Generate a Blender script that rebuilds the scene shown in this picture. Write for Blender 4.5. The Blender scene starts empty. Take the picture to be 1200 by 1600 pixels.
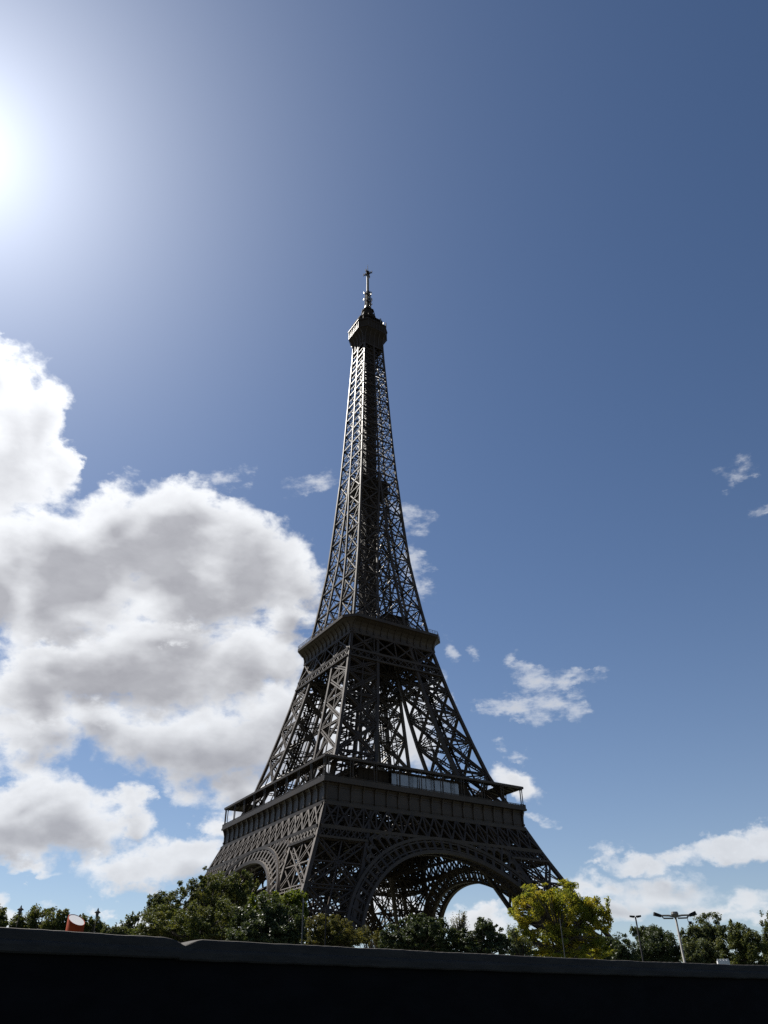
import bpy, math, random
import numpy as np
from mathutils import Vector, Matrix
R = math.radians
C = bpy.context.scene.collection
S = bpy.context.scene

# ------------------------------------------------------------------ camera
CAM = Vector((0.0, -252.6137, 3.0758))
YAW, PITCH, ROLL, FPX = 0.0257, 0.6009, -0.0161, 1172.7      # focal length in pixels of a 1600 pixel high frame
cd = bpy.data.cameras.new('camera'); cam = bpy.data.objects.new('camera', cd); C.objects.link(cam)
fw = Vector((math.cos(PITCH)*math.sin(YAW), math.cos(PITCH)*math.cos(YAW), math.sin(PITCH)))
rt = Vector((math.cos(YAW), -math.sin(YAW), 0)); up = rt.cross(fw)
rt2 = rt*math.cos(ROLL) + up*math.sin(ROLL); up2 = -rt*math.sin(ROLL) + up*math.cos(ROLL)
m = Matrix((rt2, up2, -fw)).transposed().to_4x4(); m.translation = CAM
cam.matrix_world = m
cd.sensor_fit = 'VERTICAL'; cd.sensor_height = 24.0; cd.lens = 24.0*FPX/1600.0
cd.clip_start = 0.05; cd.clip_end = 20000
S.camera = cam
S.render.resolution_x, S.render.resolution_y = 768, 1024
S.view_settings.view_transform = 'Standard'; S.view_settings.look = 'None'
S.view_settings.exposure = 1.0; S.view_settings.gamma = 1.0; S.view_settings.use_curve_mapping = False
S.cycles.max_bounces = 6; S.cycles.diffuse_bounces = 3; S.cycles.transparent_max_bounces = 12
S.cycles.use_denoising = False

# ------------------------------------------------------------------ sun and sky
SUN_AZ, SUN_EL = -44.6, 51.2          # degrees, azimuth measured from +y towards +x
sun_dir = Vector((math.cos(R(SUN_EL))*math.sin(R(SUN_AZ)), math.cos(R(SUN_EL))*math.cos(R(SUN_AZ)), math.sin(R(SUN_EL))))
sl = bpy.data.lights.new('sun', 'SUN'); sl.energy = 5.0; sl.angle = R(0.53); sl.color = (1.0, 0.95, 0.87)
so = bpy.data.objects.new('sun', sl); C.objects.link(so)
so.rotation_euler = (-sun_dir).to_track_quat('-Z', 'Y').to_euler()

CLOUDS = [
    ('towering', [(-31.16, 35.47, 6.72, 5.48, 2.09, 1), (-29.54, 37.78, 4.08, 3.29, 2.08, 0.95), (-34.71, 38.96, 3.18, 2.82, 3.105, 0.8), (-27.07, 35.86, 2.16, 1.96, 2.942, 0.85), (-29.08, 32.12, 3.09, 2.0, -2.959, 0.7)]),
    ('main', [(-19.02, 30.61, 9.88, 4.66, -3.022, 1.05), (-25.3, 27.68, 7.94, 4.68, -3.006, 1.1), (-11.15, 30.09, 7.09, 4.29, 3.0, 1), (-6.63, 28.7, 3.5, 2.97, 3.108, 0.9), (-30.75, 26.08, 5.6, 5.0, 2.892, 1.05), (-16.34, 33.37, 6.04, 2.6, 3.046, 0.9), (-22.52, 32.15, 4.78, 2.57, -2.842, 0.85), (-14.75, 27.38, 10.35, 3.51, -3.054, 1), (-23.14, 24.89, 8.33, 2.67, -3.001, 0.9)]),
    ('wisp', [(-13.45, 36.32, 1.91, 0.89, -2.777, 0.6), (-6.01, 35.95, 3.22, 0.97, -3.097, 0.65), (-22.92, 34.66, 1.48, 0.78, -2.511, 0.4)]),
    ('second', [(-18.61, 21.45, 10.28, 3.54, -3.052, 1.1), (-9.52, 22.64, 6.06, 2.99, -3.108, 1), (-24.85, 19.36, 5.78, 2.83, -2.862, 1.05), (-6.97, 26.05, 2.97, 2.37, 3.125, 0.85), (-16.68, 23.92, 6.34, 2.28, -3.051, 0.95), (-22.5, 22.3, 3.98, 2.22, -2.875, 0.9)]),
    ('third', [(-11.78, 16.9, 8.43, 3.25, -3.109, 1.05), (-7.18, 18.64, 4.64, 3.35, 3.119, 1), (-16.44, 17.26, 4.53, 2.78, -3.128, 0.9), (-24.92, 16.43, 3.81, 2.31, 2.845, 0.85), (-23.27, 14.78, 3.41, 1.52, 2.8, 0.7), (-8.47, 14.23, 2.78, 2.32, 3.018, 0.9), (-10.21, 12.09, 1.63, 1.45, 2.812, 0.8), (-4.62, 16.47, 3.51, 2.88, 1.691, 0.8), (-20.17, 18.0, 3.51, 1.95, -3.094, 0.85), (-23.92, 17.38, 3.32, 1.65, -3.069, 0.8)]),
    ('fourth', [(-21.29, 11.57, 6.62, 2.24, -3.098, 1.05), (-16.23, 12.26, 2.39, 1.49, 2.965, 0.9), (-24.05, 10.05, 4.17, 2.03, -3.136, 0.95), (-22.83, 13.02, 3.5, 1.45, -2.912, 0.75)]),
    ('fifth', [(-15.13, 9.46, 5.15, 1.76, 3.077, 1), (-12.46, 10.01, 2.84, 1.57, 3.121, 0.9), (-22.14, 8.5, 3.04, 0.73, -3.106, 0.55), (-10.95, 10.05, 1.74, 1.18, 3.081, 0.7)]),
    ('low', [(-22.69, 6.18, 4.04, 1.04, -3.125, 0.9), (-18.18, 7.29, 0.87, 0.54, 3.061, 0.65), (-16.91, 5.76, 4.32, 0.86, -3.131, 0.75), (-21.05, 5.5, 4.47, 0.69, -3.123, 0.7)]),
    ('behind', [(1.69, 17.81, 5.41, 3.35, 3.124, 0.9), (-2.27, 19.18, 3.98, 3.17, 3.112, 0.9), (4.27, 20.47, 2.75, 2.02, 1.504, 0.7), (-0.75, 13.88, 5.65, 2.13, 3.131, 0.7), (7.46, 5.61, 5.52, 1.27, 3.12, 0.9), (0.6, 6.19, 5.63, 1.51, 3.128, 0.9), (-5.43, 6.23, 6.43, 1.5, 3.136, 0.8), (11.18, 13.74, 2.75, 1.39, 2.789, 0.85)]),
    ('right', [(24.65, 9.43, 3.44, 1.02, -3.077, 1), (26.55, 10.01, 1.97, 1.14, -2.902, 0.95), (18.46, 8.77, 3.59, 0.84, 3.088, 0.85), (20.86, 8.89, 2.0, 0.98, 3.123, 0.8), (15.54, 8.82, 1.09, 0.46, 3.115, 0.6), (19.24, 6.66, 4.73, 1.54, 3.108, 0.9), (15.09, 7.39, 2.65, 1.13, 3.123, 0.8), (16.04, 5.78, 3.63, 1.1, 3.114, 0.85), (22.49, 5.55, 4.55, 1.11, -3.102, 0.8), (24.5, 4.68, 3.24, 0.82, 3.107, 0.85), (12.3, 7.05, 2.53, 1.14, 3.129, 0.7)]),
    ('wisp', [(4.7, 33.95, 2.76, 1.4, 2.849, 0.72), (4.66, 30.2, 2.33, 1.23, 1.73, 0.7), (6.04, 24.38, 1.42, 0.95, 1.708, 0.5), (8.69, 24.09, 1.04, 0.67, 1.449, 0.55), (11.41, 19.43, 3.67, 0.91, 2.977, 0.85), (13.83, 20.92, 2.59, 1.43, 2.492, 0.72), (15.44, 19.41, 2.21, 1.19, 2.748, 0.72), (16.69, 21.01, 2.37, 0.68, 2.959, 0.68), (12.32, 22.57, 1.33, 0.78, 2.427, 0.6), (11.9, 15.76, 1.17, 0.52, 3.094, 0.55), (12.44, 11.22, 1.22, 0.41, 2.94, 0.55), (10.35, 16.59, 0.71, 0.44, 3.117, 0.42), (31.95, 32.84, 1.89, 0.8, 3.041, 0.43), (32.8, 29.92, 1.19, 0.43, -2.988, 0.33)]),
]
SKY_SAT, SKY_VAL = 1.12, 0.72
SKY_TINT = (0.99, 0.985, 1.05)
HALO1, HALO2 = 4.0, 8.6
CLOUD_LIT, CLOUD_DARK = (8.4, 8.6, 8.9), (3.55, 3.6, 3.95)
WORLD_STRENGTH = 0.05

W = bpy.data.worlds.new('World'); S.world = W; W.use_nodes = True
W.cycles.sampling_method = 'MANUAL'; W.cycles.sample_map_resolution = 512
nt = W.node_tree; nt.nodes.clear()

class G:
    """short hand for wiring nodes in one tree"""
    def __init__(s, t): s.t = t
    def n(s, typ, ins=(), **kw):
        nd = s.t.nodes.new(typ)
        for k, v in kw.items(): setattr(nd, k, v)
        for i, v in (ins.items() if isinstance(ins, dict) else enumerate(ins)):
            if v is None: continue
            if isinstance(v, bpy.types.NodeSocket): s.t.links.new(v, nd.inputs[i])
            else: nd.inputs[i].default_value = v
        return nd
    def m(s, op, a, b=None, c=None, clamp=False):
        return s.n('ShaderNodeMath', (a, b, c), operation=op, use_clamp=clamp).outputs[0]
    def v(s, op, a, b=None, out=0):
        return s.n('ShaderNodeVectorMath', (a, b), operation=op).outputs[out]
    def step(s, x, a, b, lo=0.0, hi=1.0):
        nd = s.n('ShaderNodeMapRange', (x, a, b, lo, hi), interpolation_type='SMOOTHSTEP')
        return nd.outputs[0]
    def mix(s, f, a, b):
        nd = s.n('ShaderNodeMix', data_type='RGBA')
        for i, v in ((0, f), (6, a), (7, b)):
            if isinstance(v, bpy.types.NodeSocket): s.t.links.new(v, nd.inputs[i])
            else: nd.inputs[i].default_value = v
        return nd.outputs[2]
    def noise(s, vec, scale, detail, rough=0.55, out=0, lac=2.0):
        nd = s.n('ShaderNodeTexNoise', {'Scale': scale, 'Detail': detail, 'Roughness': rough, 'Lacunarity': lac, 'Vector': vec})
        return nd.outputs[out]

g = G(nt)
tc = g.n('ShaderNodeTexCoord').outputs['Generated']
d0 = g.v('NORMALIZE', tc)
def azel(d):
    sp = g.n('ShaderNodeSeparateXYZ', (d,))
    az = g.m('MULTIPLY', g.m('ARCTAN2', sp.outputs[0], sp.outputs[1]), 57.29578)
    el = g.m('MULTIPLY', g.m('ARCSINE', sp.outputs[2]), 57.29578)
    return g.n('ShaderNodeCombineXYZ', (az, el, 0.0)).outputs[0]
def warp(d, fine=True):
    # billows: the direction is pushed about by noise before the cloud outlines are looked up
    sq = g.v('MULTIPLY', d, (1.0, 1.0, 1.5))
    n1 = g.noise(sq, 8.0, 2.0, 0.5, 1)
    w1 = g.v('MULTIPLY', g.v('SUBTRACT', n1, (0.5, 0.5, 0.5)), (7.0, 5.0, 0.0))
    a = g.v('ADD', azel(d), w1)
    if fine:
        n2 = g.noise(sq, 30.0, 6.0, 0.6, 1)
        w2 = g.v('MULTIPLY', g.v('SUBTRACT', n2, (0.5, 0.5, 0.5)), (4.0, 3.4, 0.0))
        a = g.v('ADD', a, w2)
    fb = g.noise(g.v('ADD', sq, g.v('MULTIPLY', n1, (0.05, 0.05, 0.05))), 20.0, 9.0 if fine else 3.0, 0.6 if fine else 0.45)
    return a, fb
def toward_sun(k): return g.v('NORMALIZE', g.v('ADD', d0, g.v('MULTIPLY', tuple(sun_dir), (k, k, k))))
A0, F0 = warp(d0)
A1, F1 = warp(toward_sun(0.06), False)
A2, F2 = warp(toward_sun(0.036), False)
FW = g.noise(g.v('MULTIPLY', d0, (1.0, 1.0, 2.6)), 26.0, 9.0, 0.68)
M0 = g.noise(g.v('MULTIPLY', d0, (1.0, 1.0, 1.8)), 11.0, 4.0, 0.5)
M2 = g.m('MULTIPLY', g.m('SUBTRACT', g.noise(g.v('ADD', g.v('MULTIPLY', d0, (1.0, 1.0, 2.0)), g.v('MULTIPLY', g.noise(d0, 14.0, 3.0, 0.5, 1), (0.06, 0.06, 0.06))), 19.0, 6.0, 0.55), 0.5), 1.0)
def blob_group(name, blobs, soft):
    t = bpy.data.node_groups.new(name, 'ShaderNodeTree')
    t.interface.new_socket('Vector', in_out='INPUT', socket_type='NodeSocketVector')
    t.interface.new_socket('Density', in_out='OUTPUT', socket_type='NodeSocketFloat')
    q = G(t); gi = q.n('NodeGroupInput').outputs[0]; cur = None
    for (az, el, ra, re, rot, w) in blobs:
        mp = q.n('ShaderNodeMapping', (gi, (az, el, 0), (0, 0, rot), (ra*1.25, re*1.25, 1)), vector_type='TEXTURE')
        sp = q.n('ShaderNodeTexGradient', (mp.outputs[0],), gradient_type='SPHERICAL').outputs[1]
        b = q.m('MULTIPLY', sp, w)
        cur = b if cur is None else (q.m('MAXIMUM', cur, b) if soft == 0 else q.m('SMOOTH_MAX', cur, b, soft))
    if soft and len(blobs) > 1: cur = q.m('SUBTRACT', cur, soft*0.6)
    q.n('NodeGroupOutput', (cur,))
    return t
sun_cos = g.v('DOT_PRODUCT', d0, tuple(sun_dir), 1)
ang = g.m('MULTIPLY', g.m('ARCCOSINE', sun_cos), 57.29578)       # degrees from the sun
sky = g.n('ShaderNodeTexSky', sky_type='NISHITA', sun_disc=False, sun_elevation=R(SUN_EL), sun_rotation=R(SUN_AZ),
          altitude=50.0, air_density=1.0, dust_density=0.15, ozone_density=1.7)
hs = g.n('ShaderNodeHueSaturation', {'Saturation': SKY_SAT, 'Value': SKY_VAL, 'Color': sky.outputs[0]})
skyc = g.v('MULTIPLY', hs.outputs[0], SKY_TINT)
# hazy air round the sun (forward scattering by droplets and dust)
def lobe(width, amp):
    return g.m('MULTIPLY', g.m('EXPONENT', g.m('MULTIPLY', ang, -1.0/width)), amp)
halo = g.m('ADD', g.m('ADD', lobe(3.4, HALO1), lobe(9.5, HALO2)), lobe(20.0, 0.6))
haloc = g.v('SCALE', (0.90, 0.95, 1.0)); g.t.links.new(halo, haloc.node.inputs[3])
elev = g.m('MULTIPLY', g.m('ARCSINE', g.n('ShaderNodeSeparateXYZ', (d0,)).outputs[2]), 57.29578)
lowair = g.v('SCALE', (0.95, 1.0, 1.08)); g.t.links.new(g.m('MULTIPLY', g.m('EXPONENT', g.m('MULTIPLY', g.m('MAXIMUM', elev, 0.0), -1.0/13.0)), 1.7), lowair.node.inputs[3])   # paler air towards the horizon
col = g.v('ADD', g.v('ADD', skyc, haloc), lowair)
glow = g.m('ADD', 1.0, lobe(16.0, 0.9))
STYLE = {   # softness of the edge, shift towards the sun, grey depth, veil
    'towering': (0.30, 1, 0.42, 1.0), 'main': (0.36, 1, 0.95, 1.0), 'second': (0.42, 2, 0.95, 1.0), 'third': (0.45, 2, 0.8, 0.97), 'fourth': (0.42, 2, 0.8, 0.96),
    'fifth': (0.45, 2, 0.6, 0.93), 'low': (0.5, 2, 0.35, 0.85), 'behind': (0.5, 2, 0.25, 0.95), 'right': (0.55, 2, 0.5, 0.85)}
for name, bl in reversed(CLOUDS):
    wispy = name == 'wisp'
    grp = blob_group('cloud_outline', bl, 0 if wispy else 0.15)
    def dens(A, F, k):
        e = g.n('ShaderNodeGroup', node_tree=grp); g.t.links.new(A, e.inputs[0])
        r = g.m('ADD', e.outputs[0], g.m('MULTIPLY', g.m('SUBTRACT', F, 0.5), k))
        return g.m('MULTIPLY', r, g.step(e.outputs[0], 0.0, 0.16))
    D0 = dens(A0, FW if wispy else F0, 1.9 if wispy else 0.95)
    if wispy:
        lit = g.m('SUBTRACT', 1.0, g.step(D0, 0.35, 1.0, 0.0, 0.4))
        al = g.step(D0, 0.04, 1.0, 0.0, 0.78)
    else:
        soft, sh, grey, veil = STYLE[name]
        D1 = dens(*((A1, F1) if sh == 1 else (A2, F2)), 0.45)
        mott = g.m('MULTIPLY', g.m('SUBTRACT', M0, 0.5), 0.8)
        thick = g.m('ADD', g.m('MULTIPLY', g.step(D0, 0.2, 0.9), 0.25), g.m('MULTIPLY', g.step(g.m('ADD', D1, mott), 0.16, 0.92), grey), clamp=True)
        lit = g.m('ADD', g.m('SUBTRACT', 1.0, g.m('MULTIPLY', thick, 0.9)), g.m('MULTIPLY', M2, 0.42), clamp=True)
        al = g.step(D0, 0.06, 0.06+soft, 0.0, veil)
    bright = g.v('SCALE', CLOUD_LIT); g.t.links.new(glow, bright.node.inputs[3])
    dark = g.v('SCALE', CLOUD_DARK); g.t.links.new(glow, dark.node.inputs[3])
    col = g.mix(al, col, g.mix(lit, dark, bright))
bg = g.n('ShaderNodeBackground', {'Color': col, 'Strength': WORLD_STRENGTH})
g.n('ShaderNodeOutputWorld', (bg.outputs[0],))

# ------------------------------------------------------------------ materials
def new_mat(name):
    mt = bpy.data.materials.new(name); mt.use_nodes = True
    t = mt.node_tree; t.nodes.clear()
    return mt, G(t)
def finish(mt, q, shader):
    q.n('ShaderNodeOutputMaterial', (shader,)); return mt
def principled(q, **kw):
    nd = q.n('ShaderNodeBsdfPrincipled')
    for k, v in kw.items():
        k = k.replace('_', ' ')
        if isinstance(v, bpy.types.NodeSocket): q.t.links.new(v, nd.inputs[k])
        else: nd.inputs[k].default_value = v
    return nd
def ramp_mat(name, c1, c2, scale, rough=0.6, metal=0.0, bump=0.0, detail=6.0, spec=0.5, stretch=(1, 1, 1), bdist=0.05):
    mt, q = new_mat(name)
    co = q.v('MULTIPLY', q.n('ShaderNodeTexCoord').outputs['Object'], stretch)
    n = q.noise(co, scale, detail, 0.6)
    col = q.mix(q.step(n, 0.3, 0.7), (*c1, 1), (*c2, 1))
    p = principled(q, Base_Color=col, Roughness=rough, Metallic=metal, Specular_IOR_Level=spec)
    if bump:
        b = q.n('ShaderNodeBump', {'Strength': bump, 'Distance': bdist, 'Height': n})
        q.t.links.new(b.outputs[0], p.inputs['Normal'])
    return finish(mt, q, p.outputs[0])

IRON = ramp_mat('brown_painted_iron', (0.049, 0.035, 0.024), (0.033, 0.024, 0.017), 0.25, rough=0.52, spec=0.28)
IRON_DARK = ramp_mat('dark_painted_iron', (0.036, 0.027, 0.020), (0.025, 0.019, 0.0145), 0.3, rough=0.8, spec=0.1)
STONE = ramp_mat('pale_masonry', (0.32, 0.29, 0.25), (0.24, 0.22, 0.19), 1.2, rough=0.85, bump=0.3)
STEEL_LIGHT = ramp_mat('grey_antenna_metal', (0.34, 0.35, 0.36), (0.25, 0.26, 0.27), 2.0, rough=0.4)
MASTGREY = ramp_mat('grey_mast_paint', (0.13, 0.125, 0.12), (0.10, 0.098, 0.095), 1.0, rough=0.6, spec=0.2)
DECK = ramp_mat('grey_deck', (0.10, 0.095, 0.09), (0.07, 0.068, 0.065), 0.6, rough=0.8)
def glass_mat():
    mt, q = new_mat('solar_control_glass')
    n = q.noise(q.n('ShaderNodeTexCoord').outputs['Object'], 0.5, 2.0)
    tr = q.n('ShaderNodeBsdfTransparent', ((0.34, 0.36, 0.38, 1),))
    gl = q.n('ShaderNodeBsdfGlossy', {'Color': (0.66, 0.60, 0.54, 1), 'Roughness': 0.22})
    a = q.n('ShaderNodeMixShader', (q.step(n, 0.2, 0.8, 0.30, 0.38), tr.outputs[0], gl.outputs[0]))
    return finish(mt, q, a.outputs[0])
GLASS = glass_mat()

# ------------------------------------------------------------------ mesh builder
class MB:
    def __init__(s): s.v = []; s.f = []
    def hexa(s, p):
        """eight points: bottom ring 0-3, top ring 4-7"""
        i = len(s.v); s.v += [tuple(x) for x in p]
        for q in ((3, 2, 1, 0), (4, 5, 6, 7), (0, 1, 5, 4), (1, 2, 6, 5), (2, 3, 7, 6), (3, 0, 4, 7)):
            s.f.append(tuple(i+k for k in q))
    def beam(s, a, b, w, d=None, side=None, w2=None):
        a = Vector(a); b = Vector(b); ax = b-a
        if ax.length < 1e-6: return
        ax.normalize()
        if side is None:
            side = ax.cross(Vector((0, 0, 1)))
            if side.length < 0.05: side = Vector((1, 0, 0))
        side = Vector(side); side = side - ax*side.dot(ax)
        if side.length < 1e-4: side = ax.orthogonal()
        side.normalize(); o = ax.cross(side)
        d = w if d is None else d; k = 1.0 if w2 is None else w2/w
        A = side*(w/2); B = o*(d/2)
        s.hexa([a-A-B, a+A-B, a+A+B, a-A+B, b-A*k-B*k, b+A*k-B*k, b+A*k+B*k, b-A*k+B*k])
    def box(s, lo, hi):
        x0, y0, z0 = lo; x1, y1, z1 = hi
        s.hexa([(x0, y0, z0), (x1, y0, z0), (x1, y1, z0), (x0, y1, z0), (x0, y0, z1), (x1, y0, z1), (x1, y1, z1), (x0, y1, z1)])
    def lattice(s, a, b, width, nrm, t=0.28, step=None):
        """open girder: two flanges and a zigzag web, lying in the plane with normal nrm"""
        a = Vector(a); b = Vector(b); L = (b-a).length
        if L < 0.5: return
        ax = (b-a)/L; sd = ax.cross(Vector(nrm)).normalized()*(width/2)
        s.beam(a+sd, b+sd, t, t*1.6, sd); s.beam(a-sd, b-sd, t, t*1.6, sd)
        n = max(2, int(L/(step or width*1.6)))
        for i in range(n):
            p = a+ax*(L*i/n); q = a+ax*(L*(i+1)/n); k = 1 if i % 2 else -1
            s.beam(p+sd*k, q-sd*k, t*0.62, t*0.62, sd)
    def sweep(s, ring, loop_closed=True):
        """ring: list of cross sections (each a list of points), joined in order"""
        i0 = len(s.v); n = len(ring[0]); m_ = len(ring)
        for r_ in ring: s.v += [tuple(x) for x in r_]
        for j in range(m_ if loop_closed else m_-1):
            j2 = (j+1) % m_
            for k in range(n):
                k2 = (k+1) % n
                s.f.append((i0+j*n+k, i0+j*n+k2, i0+j2*n+k2, i0+j2*n+k))
        if not loop_closed:
            s.f.append(tuple(i0+k for k in reversed(range(n)))); s.f.append(tuple(i0+(m_-1)*n+k for k in range(n)))
    def tube(s, pts, radii, n=8):
        rings = []
        for j, p in enumerate(pts):
            p = Vector(p); d = (Vector(pts[min(j+1, len(pts)-1)])-Vector(pts[max(j-1, 0)])).normalized()
            x = d.orthogonal().normalized() if j == 0 else (x - d*x.dot(d)).normalized()
            y = d.cross(x)
            rings.append([p+(x*math.cos(2*math.pi*k/n)+y*math.sin(2*math.pi*k/n))*radii[j] for k in range(n)])
        s.sweep(rings, False)
    def build(s, name, mat, parent=None, smooth=False, loc=None):
        me = bpy.data.meshes.new(name); me.from_pydata(s.v, [], s.f); me.update()
        me.materials.append(mat)
        if smooth: me.polygons.foreach_set('use_smooth', [True]*len(me.polygons))
        o = bpy.data.objects.new(name, me); C.objects.link(o)
        if parent: o.parent = parent
        if loc is not None: o.location = loc
        return o
def tag(o, label=None, cat=None, group=None, kind=None):
    for k, v in (('label', label), ('category', cat), ('group', group), ('kind', kind)):
        if v: o[k] = v
    return o
def empty(name, loc=(0, 0, 0), rz=0.0):
    o = bpy.data.objects.new(name, None); C.objects.link(o); o.location = loc; o.rotation_euler = (0, 0, rz)
    o.empty_display_size = 0.2
    return o

# ------------------------------------------------------------------ the iron tower
TH = -0.2372
tower = empty('lattice_tower', (0, 0, 0), TH-math.pi/4)
tag(tower, 'tall brown wrought iron lattice tower with arches, two decks and a mast', 'tower')
ZP = [0, 15, 29.3, 38, 44.2, 52.4, 57.6, 68, 82, 95.6, 111.5, 122, 134.7, 150, 167.4, 180.5, 188.5, 211, 237.8, 266, 282]
HP = [62.45, 53, 45.2, 41, 38, 34.5, 32.3, 28.1, 24.1, 20.6, 17.1, 15.3, 13.5, 11.6, 10.25, 9.4, 8.85, 7.7, 6.55, 5.35, 5.0]
WZ = [0, 51, 57.6, 69, 83, 95, 110, 125, 143, 165, 188.5]
WP = [15.5, 14.7, 14.7, 13.8, 13.0, 12.0, 10.8, 9.8, 8.7, 8.5, 8.85]
def hz(z): return float(np.interp(z, ZP, HP))
def wz(z): return float(np.interp(z, WZ, WP))
NRM = [Vector((1, 0, 0)), Vector((0, 1, 0)), Vector((-1, 0, 0)), Vector((0, -1, 0))]
TAN = [Vector((0, 1, 0)), Vector((-1, 0, 0)), Vector((0, -1, 0)), Vector((1, 0, 0))]
def fp(k, s_, z, off=0.0):
    """point on face k at s_ along it and height z, off metres proud of it"""
    return NRM[k]*(hz(z)+off) + TAN[k]*s_ + Vector((0, 0, z))
Z3 = Vector((0, 0, 1))
rnd = random.Random(5)

def pillar_corners(sx, sy, z):
    h = hz(z); w = wz(z); e = 0.45
    o, i = h-e, h-w+e*0.4
    return [Vector((sx*a, sy*b, z)) for a, b in ((o, o), (i, o), (i, i), (o, i))]
def pillar(sx, sy, levels, chord, girder, dense):
    mb = MB()
    for a, b in zip(levels[:-1], levels[1:]):
        P, Q = pillar_corners(sx, sy, a), pillar_corners(sx, sy, b)
        for k in range(4):
            mb.beam(P[k], Q[k], chord, chord, (1, 0, 0))
            k2 = (k+1) % 4
            n = (Q[k]-P[k]).cross(P[k2]-P[k]).normalized()
            hgt = (b-a)
            mb.lattice(Q[k], Q[k2], girder*0.8, n, 0.26)
            if hgt < 4.5:
                m4 = max(3, int((P[k2]-P[k]).length/2.2))
                for j in range(m4):
                    u0, u1 = j/m4, (j+1)/m4
                    mb.beam(P[k].lerp(P[k2], u0), Q[k].lerp(Q[k2], u1), 0.26, 0.26, n)
                    mb.beam(P[k].lerp(P[k2], u1), Q[k].lerp(Q[k2], u0), 0.26, 0.26, n)
                continue
            mb.lattice(P[k], Q[k2], girder, n, 0.3); mb.lattice(P[k2], Q[k], girder, n, 0.3)
            # mid post and mid rail with half diagonals
            mid = (P[k]+P[k2]+Q[k]+Q[k2])/4
            mb.beam((P[k]+P[k2])/2, (Q[k]+Q[k2])/2, 0.42 if dense else 0.3, 0.3, n)
            l, r_ = (P[k]+Q[k])/2, (P[k2]+Q[k2])/2
            if dense: mb.beam(l, r_, 0.34, 0.34, n)
            if dense:
                for u, v in ((l, (Q[k]+Q[k2])/2), (r_, (Q[k]+Q[k2])/2), (l, (P[k]+P[k2])/2), (r_, (P[k]+P[k2])/2)):
                    mb.beam(u, v, 0.24, 0.24, n)
            # gusset plates at the crossings
            ax = (Q[k]-P[k]).normalized(); sd = ax.cross(n)
            mb.beam(mid-ax*0.9, mid+ax*0.9, 1.6, 0.2, sd)
        # bracing inside the pillar
        mb.beam(Q[0], Q[2], 0.4); mb.beam(Q[1], Q[3], 0.4)
        if b-a > 4.5 and dense:
            mb.beam(P[0], Q[2], 0.3); mb.beam(P[2], Q[0], 0.3); mb.beam(P[1], Q[3], 0.3); mb.beam(P[3], Q[1], 0.3)
            M = [(P[k]+Q[k])/2 for k in range(4)]
            mb.beam(M[0], M[2], 0.26); mb.beam(M[1], M[3], 0.26)
    return mb
def lift_track(sx, sy, z0, z1):
    """inclined lift rails, ladder rungs and a stair inside a pillar"""
    mb = MB(); n = int((z1-z0)/1.6); pr = None
    for i in range(n+1):
        z = z0+(z1-z0)*i/n; c = pillar_corners(sx, sy, z); m_ = (c[0]+c[1]+c[2]+c[3])/4
        d = Vector((sx, -sy, 0)).normalized(); e = Vector((sx, sy, 0)).normalized()
        row = [m_-d*2.4, m_-d*0.5, m_+d*0.5, m_+d*2.4, m_+e*1.6-d*2, m_+e*1.6+d*2]
        if pr:
            for k in range(4): mb.beam(pr[k], row[k], 0.4, 0.5)
            mb.beam(row[0], row[1], 0.25); mb.beam(row[2], row[3], 0.25)
            mb.beam(pr[4 if i % 2 else 5], row[5 if i % 2 else 4], 0.8, 0.2, e)
        pr = row
    return mb
LOWER = [0.0, 9.5, 19.5, 30.2, 42.3, 45.2, 51.4]
UPPER = [57.8, 68.5, 79.0, 88.7, 97.0, 102.5, 105.3, 112.0]
for sx in (1, -1):
    for sy in (1, -1):
        pl = pillar(sx, sy, LOWER, 1.0, 1.2, True).build('pillar', IRON, tower)
        b = MB(); c = pillar_corners(sx, sy, 0.0)
        for q in c:
            b.hexa([q+Vector((u*3.2, v*3.2, -2)) for u, v in ((-1, -1), (1, -1), (1, 1), (-1, 1))] + [q+Vector((u*2.2, v*2.2, 1.4)) for u, v in ((-1, -1), (1, -1), (1, 1), (-1, 1))])
        b.build('masonry_footing', STONE, pl)
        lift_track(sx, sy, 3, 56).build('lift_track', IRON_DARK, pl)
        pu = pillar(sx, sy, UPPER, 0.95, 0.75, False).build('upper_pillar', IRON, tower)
        lift_track(sx, sy, 58, 112).build('lift_track', IRON_DARK, pu)

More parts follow.
